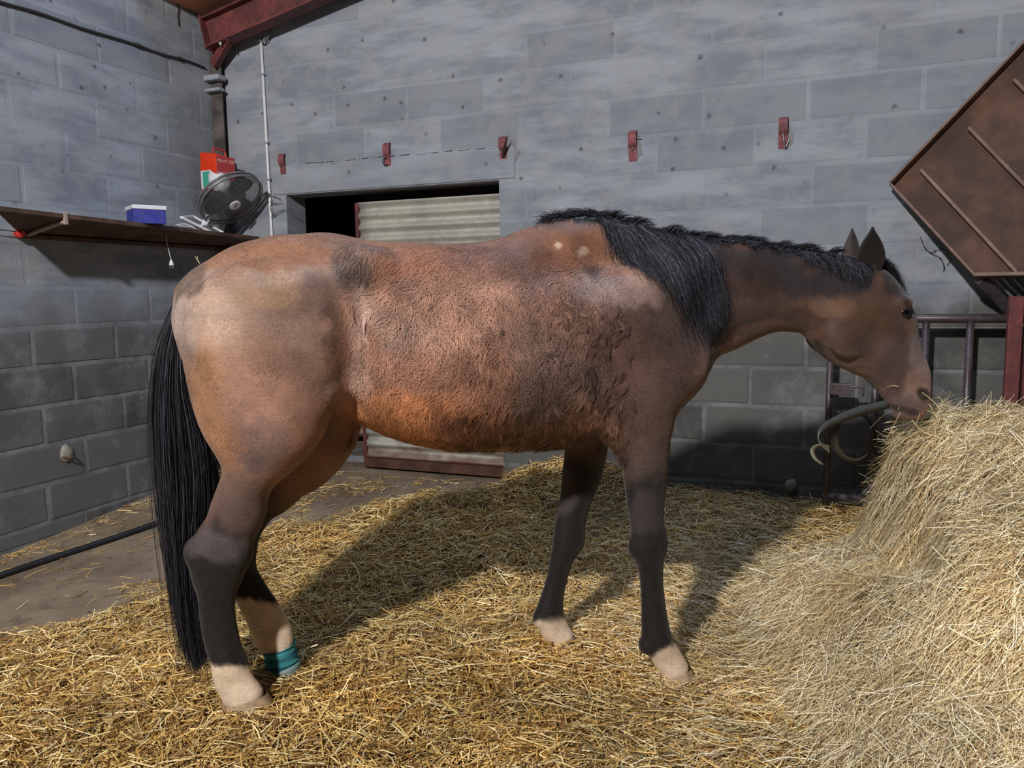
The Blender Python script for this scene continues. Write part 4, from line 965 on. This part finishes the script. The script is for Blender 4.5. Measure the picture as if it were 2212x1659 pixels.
def guide_strands(G, n, rng, jit=.012, wav=.006, S=9, drape=True, vjit=.02, lift=.006, lenvar=.25):
    """G: list of guides, each a list of (px, py, v or None) in order along the crest; strands are blended between neighbours"""
    gd = []
    for g in G:
        pts = np.array([[*Q(x, y, 0 if v is None else v), 0 if v is None else v] for (x, y, v) in g]); gd.append(cr(pts, 8))
    L = 40; gd = [np.stack([np.interp(np.linspace(0, 1, L), np.linspace(0, 1, len(q)), q[:, c]) for c in range(3)], 1) for q in gd]; gd = np.array(gd)
    pos = rng.random(n) * (len(G) - 1); i = np.minimum(pos.astype(int), len(G) - 2); f = (pos - i)[:, None, None]
    cur = gd[i] * (1 - f) + gd[i + 1] * f
    ln = 1 - lenvar * rng.random(n) ** 1.5; tt = np.linspace(0, 1, S)[None, :] * ln[:, None] * (L - 1)
    a0 = np.floor(tt).astype(int).clip(0, L - 2); fr = (tt - a0)[..., None]; ar = np.arange(n)[:, None]
    P = cur[ar, a0] * (1 - fr) + cur[ar, a0 + 1] * fr
    s = np.linspace(0, 1, S)[None, :]
    clump = VN(pos[:, None] * 9, s * 1.5 + 3)[..., None] - .5
    off = np.concatenate([rng.normal(size=(n, 1, 1)) * jit, rng.normal(size=(n, 1, 1)) * jit * .6], 2)
    P[..., :2] += off * (.25 + s[..., None]) + clump * .03 * s[..., None]
    P[..., :2] += (np.sin(s * (7 + 5 * rng.random((n, 1))) + 6 * rng.random((n, 1))) * wav * s)[..., None] * np.array([1, .3])
    P[..., 2] += rng.normal(size=(n, 1)) * vjit * (.3 + .7 * s)
    out = np.stack([P[..., 0], P[..., 2], P[..., 1]], -1)
    if drape:
        vs = v_near(out[..., 0], out[..., 2]); vs = np.where(np.isnan(vs), 0.0, vs)
        lf = (lift + .012 * rng.random((n, 1))) * np.minimum(1, .3 + 2 * s)
        out[..., 1] = np.minimum(out[..., 1] * 0 + vs - lf, .015)
    return out, pos
def hair_part(name, parts, lo, hi, wid, rng, label=None):
    Vs, Fs, Cs, b = [], [], [], 0
    for P in parts:
        n = len(P); c = lo + (hi - lo) * rng.random((n, 1)) ** 1.6
        V, F, C = strands(P, wid * (.7 + .6 * rng.random(n)), c, rng); Vs.append(V); Fs.append(F + b); Cs.append(C); b += len(V)
    o = hchild(name, np.concatenate(Vs), np.concatenate(Fs), M_HAIR, True, np.concatenate(Cs))
    if label: o['label'] = label
    return o
r_ = np.random.default_rng(5)
BLK, GRY = lin(22, 22, 26), lin(64, 64, 74)
longm, _ = guide_strands([[(1290, 464, None), (1305, 490, None), (1318, 530, None), (1326, 570, None)], [(1320, 470, None), (1345, 510, None), (1365, 560, None), (1385, 610, None)],
                          [(1370, 488, None), (1400, 540, None), (1425, 600, None), (1448, 665, None)], [(1420, 500, None), (1455, 560, None), (1485, 640, None), (1508, 720, None)],
                          [(1465, 508, None), (1490, 570, None), (1510, 650, None), (1528, 745, None)], [(1500, 512, None), (1508, 560, None), (1518, 610, None), (1530, 690, None)]], 3300, r_, jit=.016, lenvar=.5)
thin, _ = guide_strands([[(1350, 480, None), (1400, 570, None), (1440, 660, None), (1462, 750, None)], [(1440, 505, None), (1490, 600, None), (1520, 690, None), (1545, 770, None)]], 160, r_, jit=.02)
back, _ = guide_strands([[(1185, 478, None), (1172, 476, None), (1160, 479, None)], [(1230, 468, None), (1210, 465, None), (1190, 470, None)], [(1290, 462, None), (1270, 460, None), (1245, 468, None)],
                         [(1330, 470, None), (1318, 470, None), (1300, 480, None)]], 900, r_, S=6, lift=.003)
crest, _ = guide_strands([[(1290, 466, .0), (1300, 455, .0), (1316, 455, .0)], [(1400, 500, .0), (1412, 490, .0), (1428, 492, .0)], [(1500, 516, .0), (1512, 506, .0), (1530, 510, .0)],
                          [(1600, 524, .0), (1612, 515, .0), (1632, 520, .0)], [(1700, 540, .0), (1714, 531, .0), (1735, 537, .0)], [(1800, 552, .0), (1812, 545, .0), (1830, 551, .0)]],
                         2200, r_, jit=.006, S=6, drape=False, vjit=.012)
shortm, _ = guide_strands([[(1500, 514, None), (1508, 518, None), (1515, 526, None)], [(1600, 524, None), (1610, 527, None), (1620, 534, None)], [(1690, 538, None), (1700, 543, None), (1712, 556, None)],
                           [(1750, 544, None), (1762, 565, None), (1774, 604, None)], [(1810, 552, None), (1822, 580, None), (1832, 622, None)], [(1850, 562, None), (1858, 580, None), (1862, 600, None)]], 1700, r_, jit=.010, S=7, lift=.001, lenvar=.7)
hair_part('mane', [longm, thin, back, crest, shortm], BLK, GRY, .0022, r_, 'black mane hanging over the near shoulder')
fl_, _ = guide_strands([[(1868, 556, -.02), (1900, 560, -.02), (1935, 590, -.01)], [(1880, 560, .0), (1915, 575, .0), (1950, 640, .0)], [(1885, 566, .02), (1925, 590, .02), (1955, 655, .02)]], 420, r_, jit=.006, S=7, drape=False, vjit=.01)
hair_part('forelock', [fl_], BLK, GRY * .6, .002, r_)
# tail: dock plus long hair hanging behind the hocks
tl, _ = guide_strands([[(402, 618, 0), (372, 690, 0), (347, 770, 0), (340, 900, 0), (352, 1060, 0), (376, 1220, 0), (402, 1370, 0), (428, 1455, 0)],
                       [(404, 625, -.02), (385, 700, -.03), (372, 800, -.04), (375, 930, -.05), (385, 1080, -.05), (396, 1220, -.05), (412, 1360, -.04), (432, 1440, -.04)],
                       [(408, 630, -.01), (396, 720, -.02), (400, 830, -.03), (418, 930, -.03), (430, 1050, -.03), (418, 1200, -.03), (426, 1330, -.03), (440, 1430, -.03)],
                       [(412, 635, .02), (410, 740, .02), (430, 850, .03), (450, 960, .03), (455, 1080, .04), (440, 1200, .04), (440, 1320, .04), (455, 1420, .04)]],
                      5200, r_, jit=.012, wav=.004, S=14, drape=False, vjit=.022, lenvar=.35)
hair_part('tail', [tl], BLK * .9, GRY * .9, .0028, r_, 'long black tail hanging straight to the fetlocks')
# eyes
def uvball(c, r, n=14, m=10, sc=(1, 1, 1)):
    V = []; F = []
    for i in range(m + 1):
        th = math.pi * i / m
        for k in range(n):
            ph = 2 * math.pi * k / n; V.append([c[0] + r * sc[0] * math.sin(th) * math.cos(ph), c[1] + r * sc[1] * math.sin(th) * math.sin(ph), c[2] + r * sc[2] * math.cos(th)])
    for i in range(m):
        for k in range(n): F.append((i * n + k, (i + 1) * n + k, (i + 1) * n + (k + 1) % n, i * n + (k + 1) % n))
    return np.array(V), np.array(F)
M_EYE = paint('dark_eye', lin(14, 11, 12), .08, .05, 30, spec=.6)
ec = Q(1956, 676, -.085)
for sg in (-1, 1):
    V, F = uvball((ec[0], sg * .079, ec[1]), .019, sc=(1, .8, 1)); hchild('eye', V, F, M_EYE)
    # upper lid
    V, F = uvball((ec[0], sg * .077, ec[1] + .006), .0225, sc=(1.05, .75, .75)); keep = V[F].mean(1)[:, 2] > ec[1] + .009; hchild('eyelid', V, F[keep], M_COAT, True, np.tile(lin(48, 36, 32), (len(V), 1)))
# ears
def ear(bx, by, tx, ty, v, hw, dep, c0, c1):
    b, tp = Q(bx, by, v), Q(tx, ty, v); ax = tp - b; L = np.linalg.norm(ax); ax /= L; pr = np.array([ax[1], -ax[0]])
    V, F, C = [], [], []; n, mm = 14, 12
    for i in range(mm + 1):
        tt = i / mm; wdt = hw * (math.sin(math.pi * (.30 + .70 * tt) ** .95)) if tt < 1 else .0005; wdt = max(wdt, .001)
        for k in range(n):
            a = 2 * math.pi * k / n; x_ = math.cos(a) * wdt; y_ = math.sin(a) * dep * (1 - .6 * tt)
            y_ += (dep * 1.1) * (1 - (x_ / (wdt + 1e-6)) ** 2) * (-.9 if v < 0 else .9) * -1 * (1 - tt)   # cupped
            p = b + ax * L * (tt - .06) + pr * (x_ + .010 * math.sin(tt * 2.6)); V.append([p[0], v + y_, p[1]]); C.append(c0 + (c1 - c0) * tt)
    for i in range(mm):
        for k in range(n): F.append((i * n + k, i * n + (k + 1) % n, (i + 1) * n + (k + 1) % n, (i + 1) * n + k))
    return hchild('ear', np.array(V), np.array(F), M_COAT, True, np.array(C))
ear(1874, 580, 1882, 484, -.048, .054, .014, lin(36, 26, 20), lin(9, 8, 9))
ear(1831, 566, 1838, 488, .05, .032, .013, lin(76, 64, 60), lin(32, 29, 33))
# hooves
M_HOOF = paint('pale_hoof', lin(176, 152, 124), .55, .2, 40, dirt=lin(110, 88, 66), dirtamt=.6)
def hoof(cx_, cy_, wpx, v, hv, fwd):
    c = Q(cx_, cy_, v); hu = wpx * .00145 / 2; V, F = [], []; n = 18
    rows = [(0.012, .90, 0), (-.004, 1.02, .0), (-.03, 1.10, .012), (-.062, 1.22, .03)]
    zf = 0.02
    for (dz, s_, f_) in rows:
        for k in range(n):
            a = 2 * math.pi * k / n; V.append([c[0] + f_ + hu * s_ * math.cos(a), v + hv * s_ * math.sin(a), c[1] + dz + (.006 * math.cos(a) if dz > -.05 else 0)])
    for i in range(len(rows) - 1):
        for k in range(n): F.append((i * n + k, i * n + (k + 1) % n, (i + 1) * n + (k + 1) % n, (i + 1) * n + k)[::-1])
    hchild('hoof', np.array(V), [np.array(F), np.array([[(len(rows) - 1) * n + k for k in range(n)]])], M_HOOF)
hoof(530, 1512, 96, -.112, .05, 1); hoof(620, 1448, 68, .115, .046, 1); hoof(1462, 1452, 68, -.155, .047, 1); hoof(1216, 1382, 62, .153, .046, 1)
# teal bandage round the far hind pastern
D = pairs([(570, 1396, 634, 1392, .115, .040), (575, 1412, 636, 1406, .115, .040), (578, 1432, 641, 1426, .115, .042), (583, 1452, 648, 1446, .115, .047)], 6)
V, F, C = [], [], []; n = 22
T = np.gradient(D[:, :2], axis=0); T /= np.linalg.norm(T, axis=1)[:, None]
for i, q in enumerate(D):
    px_ = np.array([-T[i, 1], T[i, 0]]); g = .0045 + .0025 * math.sin(i * 1.7)
    for k in range(n):
        a = 2 * math.pi * k / n; V.append([q[0] + px_[0] * math.cos(a) * (q[3] + g + .004), q[2] + math.sin(a) * (q[4] + g), q[1] + px_[1] * math.cos(a) * (q[3] + g + .004) + .006 * math.sin(a + i)])
        tn = VN(i * .7 + 3, k * .25); C.append(lin(24, 66, 86) if (i in (7, 8, 9, 12) and tn > .25) else lin(62, 134, 144) * (.8 + .4 * tn) if i < 14 else lin(128, 150, 148))
for i in range(len(D) - 1):
    for k in range(n): F.append((i * n + k, i * n + (k + 1) % n, (i + 1) * n + (k + 1) % n, (i + 1) * n + k))
t, a = vcol_material('teal_bandage', .85, .2); t.bump(t.noise(160, 4, .6, t.obj()), .5, .003)
o = hchild('bandage', np.array(V), np.array(F), t.m, True, np.array(C)); o['label'] = 'teal bandage wrapped around the far hind pastern'
# shaggy coat hair
t, a = vcol_material('coat_hair', .5, .35); M_FUR = t.m
rf = np.random.default_rng(21)
ar_ = np.linalg.norm(np.cross(HV[HF[:, 1]] - HV[HF[:, 0]], HV[HF[:, 2]] - HV[HF[:, 0]]), axis=1)
cen = HV[HF].mean(1); fx, fy = side_xy(cen); fnm = HNRM[HF].mean(1)
body_m = (fy < 1010) & (fx < 1560); bar = np.clip(1 - np.maximum(np.abs((fx - 1050) / 330), np.abs((fy - 770) / 240)) ** 4, 0, 1)
dens = ar_ * np.where(body_m, .75 + .6 * bar, np.where(fx > 1560, .45, .35)) * np.where(cen[:, 1] < .05, 1.0, .35)
NFUR = 150000
fi = rf.choice(len(HF), NFUR, p=dens / dens.sum())
wt = rf.dirichlet((1, 1, 1, 1), NFUR); root = (HV[HF[fi]] * wt[..., None]).sum(1); nn = fnm[fi]; nn /= np.linalg.norm(nn, axis=1)[:, None]
bx = bar[fi]; X_, Y_ = fx[fi], fy[fi]
leng = np.where(bx > .02, .014 + .020 * bx, np.where(Y_ > 1010, .009, np.where(X_ > 1560, .007, .010))) * (.6 + .8 * rf.random(NFUR))
cl1 = VN(root[:, 0] * 22, root[:, 1] * 22, root[:, 2] * 22) - .5; cl2 = VN(root[:, 0] * 22 + 9, root[:, 1] * 22 + 4, root[:, 2] * 22) - .5
ang = -2.0 + np.where(X_ > 1330, -.3, 0) + (.9 * cl1 + .35 * rf.normal(size=NFUR)) * (1 + .8 * bx)
fd = np.stack([np.cos(ang) * .8, cl2 * .5, np.sin(ang)], 1); fd -= nn * (fd * nn).sum(1)[:, None]; fd /= np.linalg.norm(fd, axis=1)[:, None] + 1e-9
lf = (.10 + .22 * bx + .25 * np.maximum(cl2, 0) * bx)[:, None]
d1 = fd + nn * lf; d2 = fd - nn * .05 + np.stack([cl1 * .7, 0 * cl1, cl2 * .5], 1) * bx[:, None]
P = np.stack([root - nn * .001, root + d1 * leng[:, None] * .5, root + d1 * leng[:, None] * .5 + d2 * leng[:, None] * .5], 1)
vc = (HC[HF[fi]] * wt[..., None]).sum(1)
st_ = VN((root[:, 0] + .35 * root[:, 2]) * 52, root[:, 1] * 20, (root[:, 2] - .35 * root[:, 0]) * 17 + 7)
tone = .62 + (.30 + .55 * bx) * st_ + .40 * VN(root[:, 0] * 24, root[:, 1] * 24, root[:, 2] * 24 + 7) * (1 - .3 * bx) + .25 * (rf.random(NFUR) - .5)
fc = vc * np.clip(tone, .3, 1.7)[:, None] ** 1.35 * 1.08
V, F, C = strands(P, (.0011 + .0006 * bx) * (.7 + .6 * rf.random(NFUR)), fc, rf, face=nn[:, None, :])
# longer matted locks on the barrel and behind the elbow
NL, PER = 620, 16
wl_ = ar_ * (fy > 640) * np.clip(bar * (.35 + 1.6 * (fx > 1160) * (fy > 640) + 1.3 * ((fx > 960) & (fx < 1180) & (fy > 850))), 0, None) * (cen[:, 1] < .1)
li = rf.choice(len(HF), NL, p=wl_ / wl_.sum()); lr = HV[HF[li]].mean(1); ln_ = fnm[li] / np.linalg.norm(fnm[li], axis=1)[:, None]
la_ = -1.95 + .55 * rf.normal(size=NL); ltone = np.where(rf.random(NL) < .45, .66 + .22 * rf.random(NL), 1.12 + .45 * rf.random(NL)); ll = .026 + .024 * rf.random(NL); cu_ = rf.normal(size=NL) * .55
rep = lambda a_: np.repeat(a_, PER, 0)
R0 = rep(lr) + rf.normal(size=(NL * PER, 3)) * .0055; n_ = rep(ln_); R0 -= n_ * ((R0 - rep(lr)) * n_).sum(1)[:, None]
aa = rep(la_)[:, None] + rep(cu_)[:, None] * np.array([0, .5, 1.2, 2.0])[None, :] * .7
dd = np.stack([np.cos(aa), 0 * aa, np.sin(aa)], -1); dd -= n_[:, None, :] * (dd * n_[:, None, :]).sum(-1, keepdims=True); dd /= np.linalg.norm(dd, axis=-1, keepdims=True) + 1e-9
lift_ = np.array([.0, .30, .25, .0]); stp = (rep(ll) * (.7 + .5 * rf.random(NL * PER)) / 3)[:, None, None]
PL = R0[:, None, :] + np.cumsum((dd + n_[:, None, :] * lift_[None, :, None]) * stp, 1) - (dd * stp)
PL += (rep(lr)[:, None, :] - R0[:, None, :]) * np.array([0, .2, .45, .75])[None, :, None]
lc = HC[HF[li]].mean(1); lcol = rep(lc) * (rep(ltone) * (.85 + .3 * rf.random(NL * PER)))[:, None]
V2, F2, C2 = strands(PL, .0015 * (.7 + .6 * rf.random(NL * PER)), lcol, rf, face=n_[:, None, :])
V = np.concatenate([V, V2]); F = np.concatenate([F, F2 + len(V) - len(V2)]); C = np.concatenate([C, C2])
hchild('coat_hair', V, F, M_FUR, True, np.clip(C, .003, 1), kind='stuff')
# ------------------------------------------------------------------ straw bedding and hay
_bx = [on_floor(*q, .03) for q in ((-120, 1400), (0, 1372), (180, 1335), (330, 1296), (440, 1235), (560, 1160), (720, 1112), (880, 1075), (980, 1058), (1085, 1046))]
_bxx = np.array([q[0] for q in _bx]); _bxy = np.array([q[1] for q in _bx])
def bed_mask(x, y):
    yb = np.interp(x, _bxx, _bxy, left=_bxy[0], right=9.0)
    yb = np.where(x > _bxx[-1], 9.0, yb)
    return sstep(-.12, .14, yb - y + .16 * (VN(x * 4, y * 4) - .5) * 2)
_hp = on_z(1225, 1030, .16)
def bed_h(x, y):
    m = bed_mask(x, y)
    h = .004 + .042 * VN(x * 2.6 + 1, y * 2.6) + .02 * VN(x * 7, y * 7 + 3)
    h = h + .20 * np.exp(-(((x - _hp[0] - .12) / .42) ** 2 + ((y - _hp[1] - .05) / .34) ** 2))
    return floor_z(x, y) + m * h - (1 - m) * .012
def pile_h(x, y):
    n = VN(x * 3.1, y * 3.1 + 7) - .5; n2 = VN(x * 8 + 2, y * 8) - .5
    xs_ = x + .10 * n
    low = .37 * sstep(.62, 1.38, xs_ - .16 * (y - 2.3)) * sstep(.90, 2.30, y + .30 * (x - 1.2)) * (1 - sstep(2.85, 3.25, y))
    hi = .40 * sstep(1.24, 1.40, xs_ + .06 * n2) * sstep(1.70, 2.50, y) * (1 - sstep(2.80, 3.15, y))
    fold = .035 * np.sin((x * 5.2 + y * 3.0) * 2.1 + 3 * n) * sstep(.1, .35, low)
    return low + hi + fold + (.07 * n2 + .10 * n) * sstep(.03, .25, low)
def ground_h(x, y): return np.maximum(bed_h(x, y), floor_z(x, y) + pile_h(x, y))
def grad(fn, x, y, e=.02): return (fn(x + e, y) - fn(x - e, y)) / (2 * e), (fn(x, y + e) - fn(x, y - e)) / (2 * e)
def core_mesh(name, fn, x0, x1, y0, y1, st, keep, dz):
    xs = np.arange(x0, x1, st); ys = np.arange(y0, y1, st); X, Y = np.meshgrid(xs, ys, indexing='ij'); Zc = fn(X, Y) + dz
    idx = np.arange(X.size).reshape(X.shape); F = np.stack([idx[:-1, :-1], idx[1:, :-1], idx[1:, 1:], idx[:-1, 1:]], -1).reshape(-1, 4)
    kp = keep(X, Y).ravel(); F = F[kp[F].all(1)]
    us = np.unique(F); rm = np.full(X.size, -1); rm[us] = np.arange(len(us))
    return np.stack([X.ravel(), Y.ravel(), Zc.ravel()], 1)[us], rm[F]
t = NT('matted_straw'); p = t.pos()
c = t.mix(t.ramp(t.noise(16, 5, .7, p), .35, .65), lin(78, 56, 30), lin(122, 92, 50)); c = t.mix(t.ramp(t.noise(80, 4, .7, p), .4, .65), c, lin(46, 32, 18)); t.base(c); t.rough(.9, .2)
t.bump(t.noise(120, 4, .7, p), .8, .012); M_MAT = t.m
t, a = vcol_material('straw_stems', .55, .35); M_STRAW = t.m
def stems(n, area, fn, wfn, rng, lmin, lmax, wmin, wmax, S, tilt, bend, azfn, cfn, zlo, zhi):
    X0, X1, Y0, Y1 = area; xs, ys = [], []; tot = 0
    while tot < n:
        x = rng.uniform(X0, X1, n); y = rng.uniform(Y0, Y1, n); k = rng.random(n) < wfn(x, y); xs.append(x[k]); ys.append(y[k]); tot += k.sum()
    x = np.concatenate(xs)[:n]; y = np.concatenate(ys)[:n]
    gx, gy = grad(fn, x, y); az = azfn(x, y, rng); L = lmin + (lmax - lmin) * rng.random(n) ** 1.7
    dx, dy = np.cos(az), np.sin(az); sl = np.clip(dx * gx + dy * gy, -1.6, 1.6) + rng.normal(size=n) * tilt
    d = np.stack([dx, dy, sl], 1); d /= np.linalg.norm(d, axis=1)[:, None]
    z = fn(x, y) + zlo + (zhi - zlo) * rng.random(n) ** 1.6
    s = np.linspace(-.5, .5, S)[None, :, None]; c = np.stack([x, y, z], 1)[:, None, :]
    bd = np.stack([-dy, dx, 0 * dx], 1)[:, None, :] * (rng.normal(size=(n, 1, 1)) * bend); bz = np.array([0, 0, 1.0]) * (np.abs(rng.normal(size=(n, 1, 1))) * bend * .8)
    P = c + d[:, None, :] * s * L[:, None, None] + (bd - bz) * (s * s * 4) * L[:, None, None] * .5
    up = np.stack([-gx, -gy, np.ones(n)], 1) + rng.normal(size=(n, 3)) * .55
    W = wmin + (wmax - wmin) * rng.random(n)
    T = np.gradient(P, axis=1); T /= np.linalg.norm(T, axis=2, keepdims=True) + 1e-9
    B = np.cross(T, up[:, None, :]); B /= np.linalg.norm(B, axis=2, keepdims=True) + 1e-9; off = B * W[:, None, None] * .5
    V = np.stack([P - off, P + off], 2).reshape(-1, 3)
    b = (np.arange(n) * S * 2)[:, None, None]; k = np.arange(S - 1)[None, :, None] * 2
    F = (b + k + np.array([0, 1, 3, 2])[None, None, :]).reshape(-1, 4)
    C = np.repeat(cfn(x, y, rng)[:, None, :], S * 2, 1).reshape(-1, 3)
    return V, F, C
def palette(cols, wts, jit=.18, lo_=.82, am=.54):
    cols = np.array(cols); wts = np.array(wts) / sum(wts)
    def f(x, y, rng):
        return (lo_ + am * VN(x * 4 + 3, y * 4)[:, None]) * cols[rng.choice(len(cols), len(x), p=wts)] * (1 + jit * rng.normal(size=(len(x), 1))).clip(.5, 1.5)
    return f
STRAWC = palette([lin(210, 174, 104), lin(230, 204, 144), lin(176, 136, 70), lin(238, 222, 176), lin(140, 100, 52), lin(104, 76, 44)], [30, 24, 24, 8, 12, 8])
HAYC = palette([lin(206, 184, 142), lin(222, 206, 170), lin(178, 152, 108), lin(190, 174, 128), lin(240, 230, 204), lin(140, 110, 72), lin(146, 140, 96)], [28, 24, 16, 10, 10, 12, 5], .18, 1.0, .5)
rs = np.random.default_rng(31)
def in_view(x, y, mar=.12):
    """only what the room shows: wedge in front of the viewer"""
    return (y > .7) & (np.abs(x) < .66 * y + .85)
wall_d = lambda x, y: (x - K[0]) * N_B[0] + (y - K[1]) * N_B[1]
left_d = lambda x, y: (x - K[0]) * N_L[0] + (y - K[1]) * N_L[1]
ok_room = lambda x, y: (wall_d(x, y) > .02) & (left_d(x, y) > .02) & in_view(x, y)
def w_bed(x, y):
    near = np.clip(1.9 / np.maximum(y, .8), .28, 1.0) ** 1.1
    return bed_mask(x, y) * ok_room(x, y) * (pile_h(x, y) < .10) * near * np.where((np.abs(x) < .66 * y + .25) & (y > 1.15), 1, .4)
uni = lambda x, y, r: r.random(len(x)) * math.tau
bed = empty('straw_bedding', (0, 2.4, 0), 'golden straw bedding spread under and around the horse', 'straw', kind='stuff')
V, F = core_mesh('matted_layer', bed_h, -2.4, 2.6, .7, 5.2, .04, lambda x, y: (bed_mask(x, y) > .3) & (wall_d(x, y) > -.05) & (left_d(x, y) > -.02), -.012)
me = np_mesh('matted_layer', V - ORG[bed.name], F); me.materials.append(M_MAT); o = bpy.data.objects.new('matted_layer', me); link(o, bed, ORG[bed.name]); o['kind'] = 'stuff'
V1, F1, C1 = stems(125000, (-2.5, 2.4, .72, 5.0), bed_h, w_bed, rs, .03, .15, .0018, .0042, 3, .15, .10, uni, STRAWC, -.012, .03)
V2, F2, C2 = stems(2600, (-2.2, 2.2, .95, 4.6), bed_h, w_bed, rs, .05, .16, .002, .004, 3, .55, .12, uni, STRAWC, .0, .05)
hv = [hpos(np.array(Q(x_, y_, v_)[0]), np.array(v_), np.array(0.0)) for (x_, y_, v_) in ((545, 1540, -.112), (635, 1468, .115), (1468, 1472, -.155), (1220, 1398, .153))]
def w_hoof(x, y): return np.max([np.exp(-(((x - h_[0]) / .10) ** 2 + ((y - h_[1] + .035) / .08) ** 2)) * (((x - h_[0]) ** 2 + (y - h_[1]) ** 2) > .045 ** 2) for h_ in hv], 0)
V3, F3, C3 = stems(700, (-1.3, .9, 1.9, 3.0), bed_h, w_hoof, rs, .04, .14, .0018, .0036, 3, .25, .15, uni, STRAWC, -.005, .03)
V2, F2, C2 = np.concatenate([V2, V3]), np.concatenate([F2, F3 + len(V2)]), np.concatenate([C2, C3])
me = np_mesh('straw_stems', np.concatenate([V1, V2]) - ORG[bed.name], np.concatenate([F1, F2 + len(V1)]), False, np.concatenate([C1, C2])); me.materials.append(M_STRAW)
o = bpy.data.objects.new('straw_stems', me); link(o, bed, ORG[bed.name]); o['kind'] = 'stuff'
# loose wisps on the bare concrete
def w_loose(x, y): return (bed_mask(x, y) < .4) * ok_room(x, y) * np.clip(.04 + 1.1 * np.exp(-left_d(x, y) / .12) * (left_d(x, y) < .5) + .8 * (VN(x * 3 + 8, y * 3) > .72) + .5 * np.exp(-wall_d(x, y) / .15), 0, 1)
fz = lambda x, y: floor_z(x, y) + .003
V, F, C = stems(1900, (-2.6, .4, 2.3, 5.4), fz, w_loose, rs, .03, .13, .002, .004, 3, .03, .08, uni, STRAWC, .0, .006)
ls = np.array([-1.2, 3.9, 0]); me = np_mesh('loose_straw', V - ls, F, False, C); me.materials.append(M_STRAW); o = bpy.data.objects.new('loose_straw', me); link(o, None, ls)
tag(o, 'loose straw wisps scattered over the bare concrete', 'straw', kind='stuff')
# hay heap
hay = empty('hay_pile', (1.5, 2.4, 0), 'big heap of pale loose hay beneath the horse muzzle', 'hay', kind='stuff')
hz_ = lambda x, y: floor_z(x, y) + pile_h(x, y)
V, F = core_mesh('hay_core', hz_, .3, 3.2, .8, 3.5, .035, lambda x, y: pile_h(x, y) > .045, -.015)
me = np_mesh('hay_core', V - ORG[hay.name], F); me.materials.append(M_MAT); o = bpy.data.objects.new('hay_core', me); link(o, hay, ORG[hay.name]); o['kind'] = 'stuff'
def hay_az(x, y, r):
    b = -.05 + .75 * (VN(x * 2.3 + 4, y * 2.3) - .5) * 2; return b + r.normal(size=len(x)) * .45
def w_hay(x, y): return (pile_h(x, y) > .05 + .04 * VN(x * 9, y * 9)) * ok_room(x, y) * np.clip(1.7 / np.maximum(y, .8), .4, 1) * np.where(np.abs(x) < .66 * y + .25, 1, .45)
def w_thin(x, y): return (bed_mask(x, y) > .5) * ok_room(x, y) * np.exp(-((x - .9) / .55) ** 2 - ((y - 2.6) / 1.3) ** 2) * (pile_h(x, y) < .25)
A = [stems(88000, (.35, 3.2, .75, 3.45), hz_, w_hay, rs, .07, .30, .0009, .0020, 4, .15, .20, hay_az, HAYC, -.01, .05),
     stems(500, (.35, 2.9, .95, 3.2), hz_, w_hay, rs, .12, .34, .002, .0034, 5, .22, .06, uni, palette([lin(240, 228, 196), lin(226, 204, 150)], [2, 1]), .01, .06),
     stems(16000, (.35, 3.2, .75, 3.45), hz_, w_hay, rs, .08, .28, .0009, .0020, 5, .40, .25, uni, HAYC, .0, .07),
     stems(14000, (-.4, 2.2, .95, 4.3), bed_h, w_thin, rs, .06, .22, .0011, .0024, 4, .16, .20, hay_az, HAYC, .0, .045)]
b = 0; Vs, Fs, Cs = [], [], []
for V, F, C in A: Vs.append(V); Fs.append(F + b); Cs.append(C); b += len(V)
me = np_mesh('hay_stems', np.concatenate(Vs) - ORG[hay.name], np.concatenate(Fs), False, np.concatenate(Cs)); me.materials.append(M_STRAW)
o = bpy.data.objects.new('hay_stems', me); link(o, hay, ORG[hay.name]); o['kind'] = 'stuff'
# wisps hanging from the horse's mouth
m = MB(); rr = random.Random(12); mo = hpos(np.array(Q(1965, 888, -.05)[0]), np.array(-.05), np.array(Q(1965, 888, -.05)[1]))
for (pts) in ([(1985, 845), (1990, 880), (1978, 915), (1960, 935)], [(1988, 842), (2005, 870), (2022, 900), (2030, 925)], [(1990, 850), (1975, 858), (1948, 872), (1940, 885)], [(1992, 848), (2010, 862), (2030, 885), (2024, 905)],
              [(1940, 835), (1925, 833), (1905, 842)], [(1930, 885), (1905, 900), (1880, 925)], [(1945, 890), (1930, 920), (1915, 950)], [(1960, 895), (1990, 930), (2010, 940)], [(1990, 880), (2030, 900), (2065, 925)]):
    Y0 = 2.62 + rr.uniform(0, .05); P = cr([at_y(x, y, Y0) for (x, y) in pts], 5)
    wv = np.array([.0009, 0, .0006]); m.ribbon(P, [wv * (1.3 if i < len(P) * .7 else .8) for i in range(len(P))], .0004)
o = m.build('hay_wisp', paint('pale_hay', lin(214, 196, 150), .6, .15, 40)); tag(o, 'pale hay strands dangling from the horse mouth', 'hay', kind='stuff')
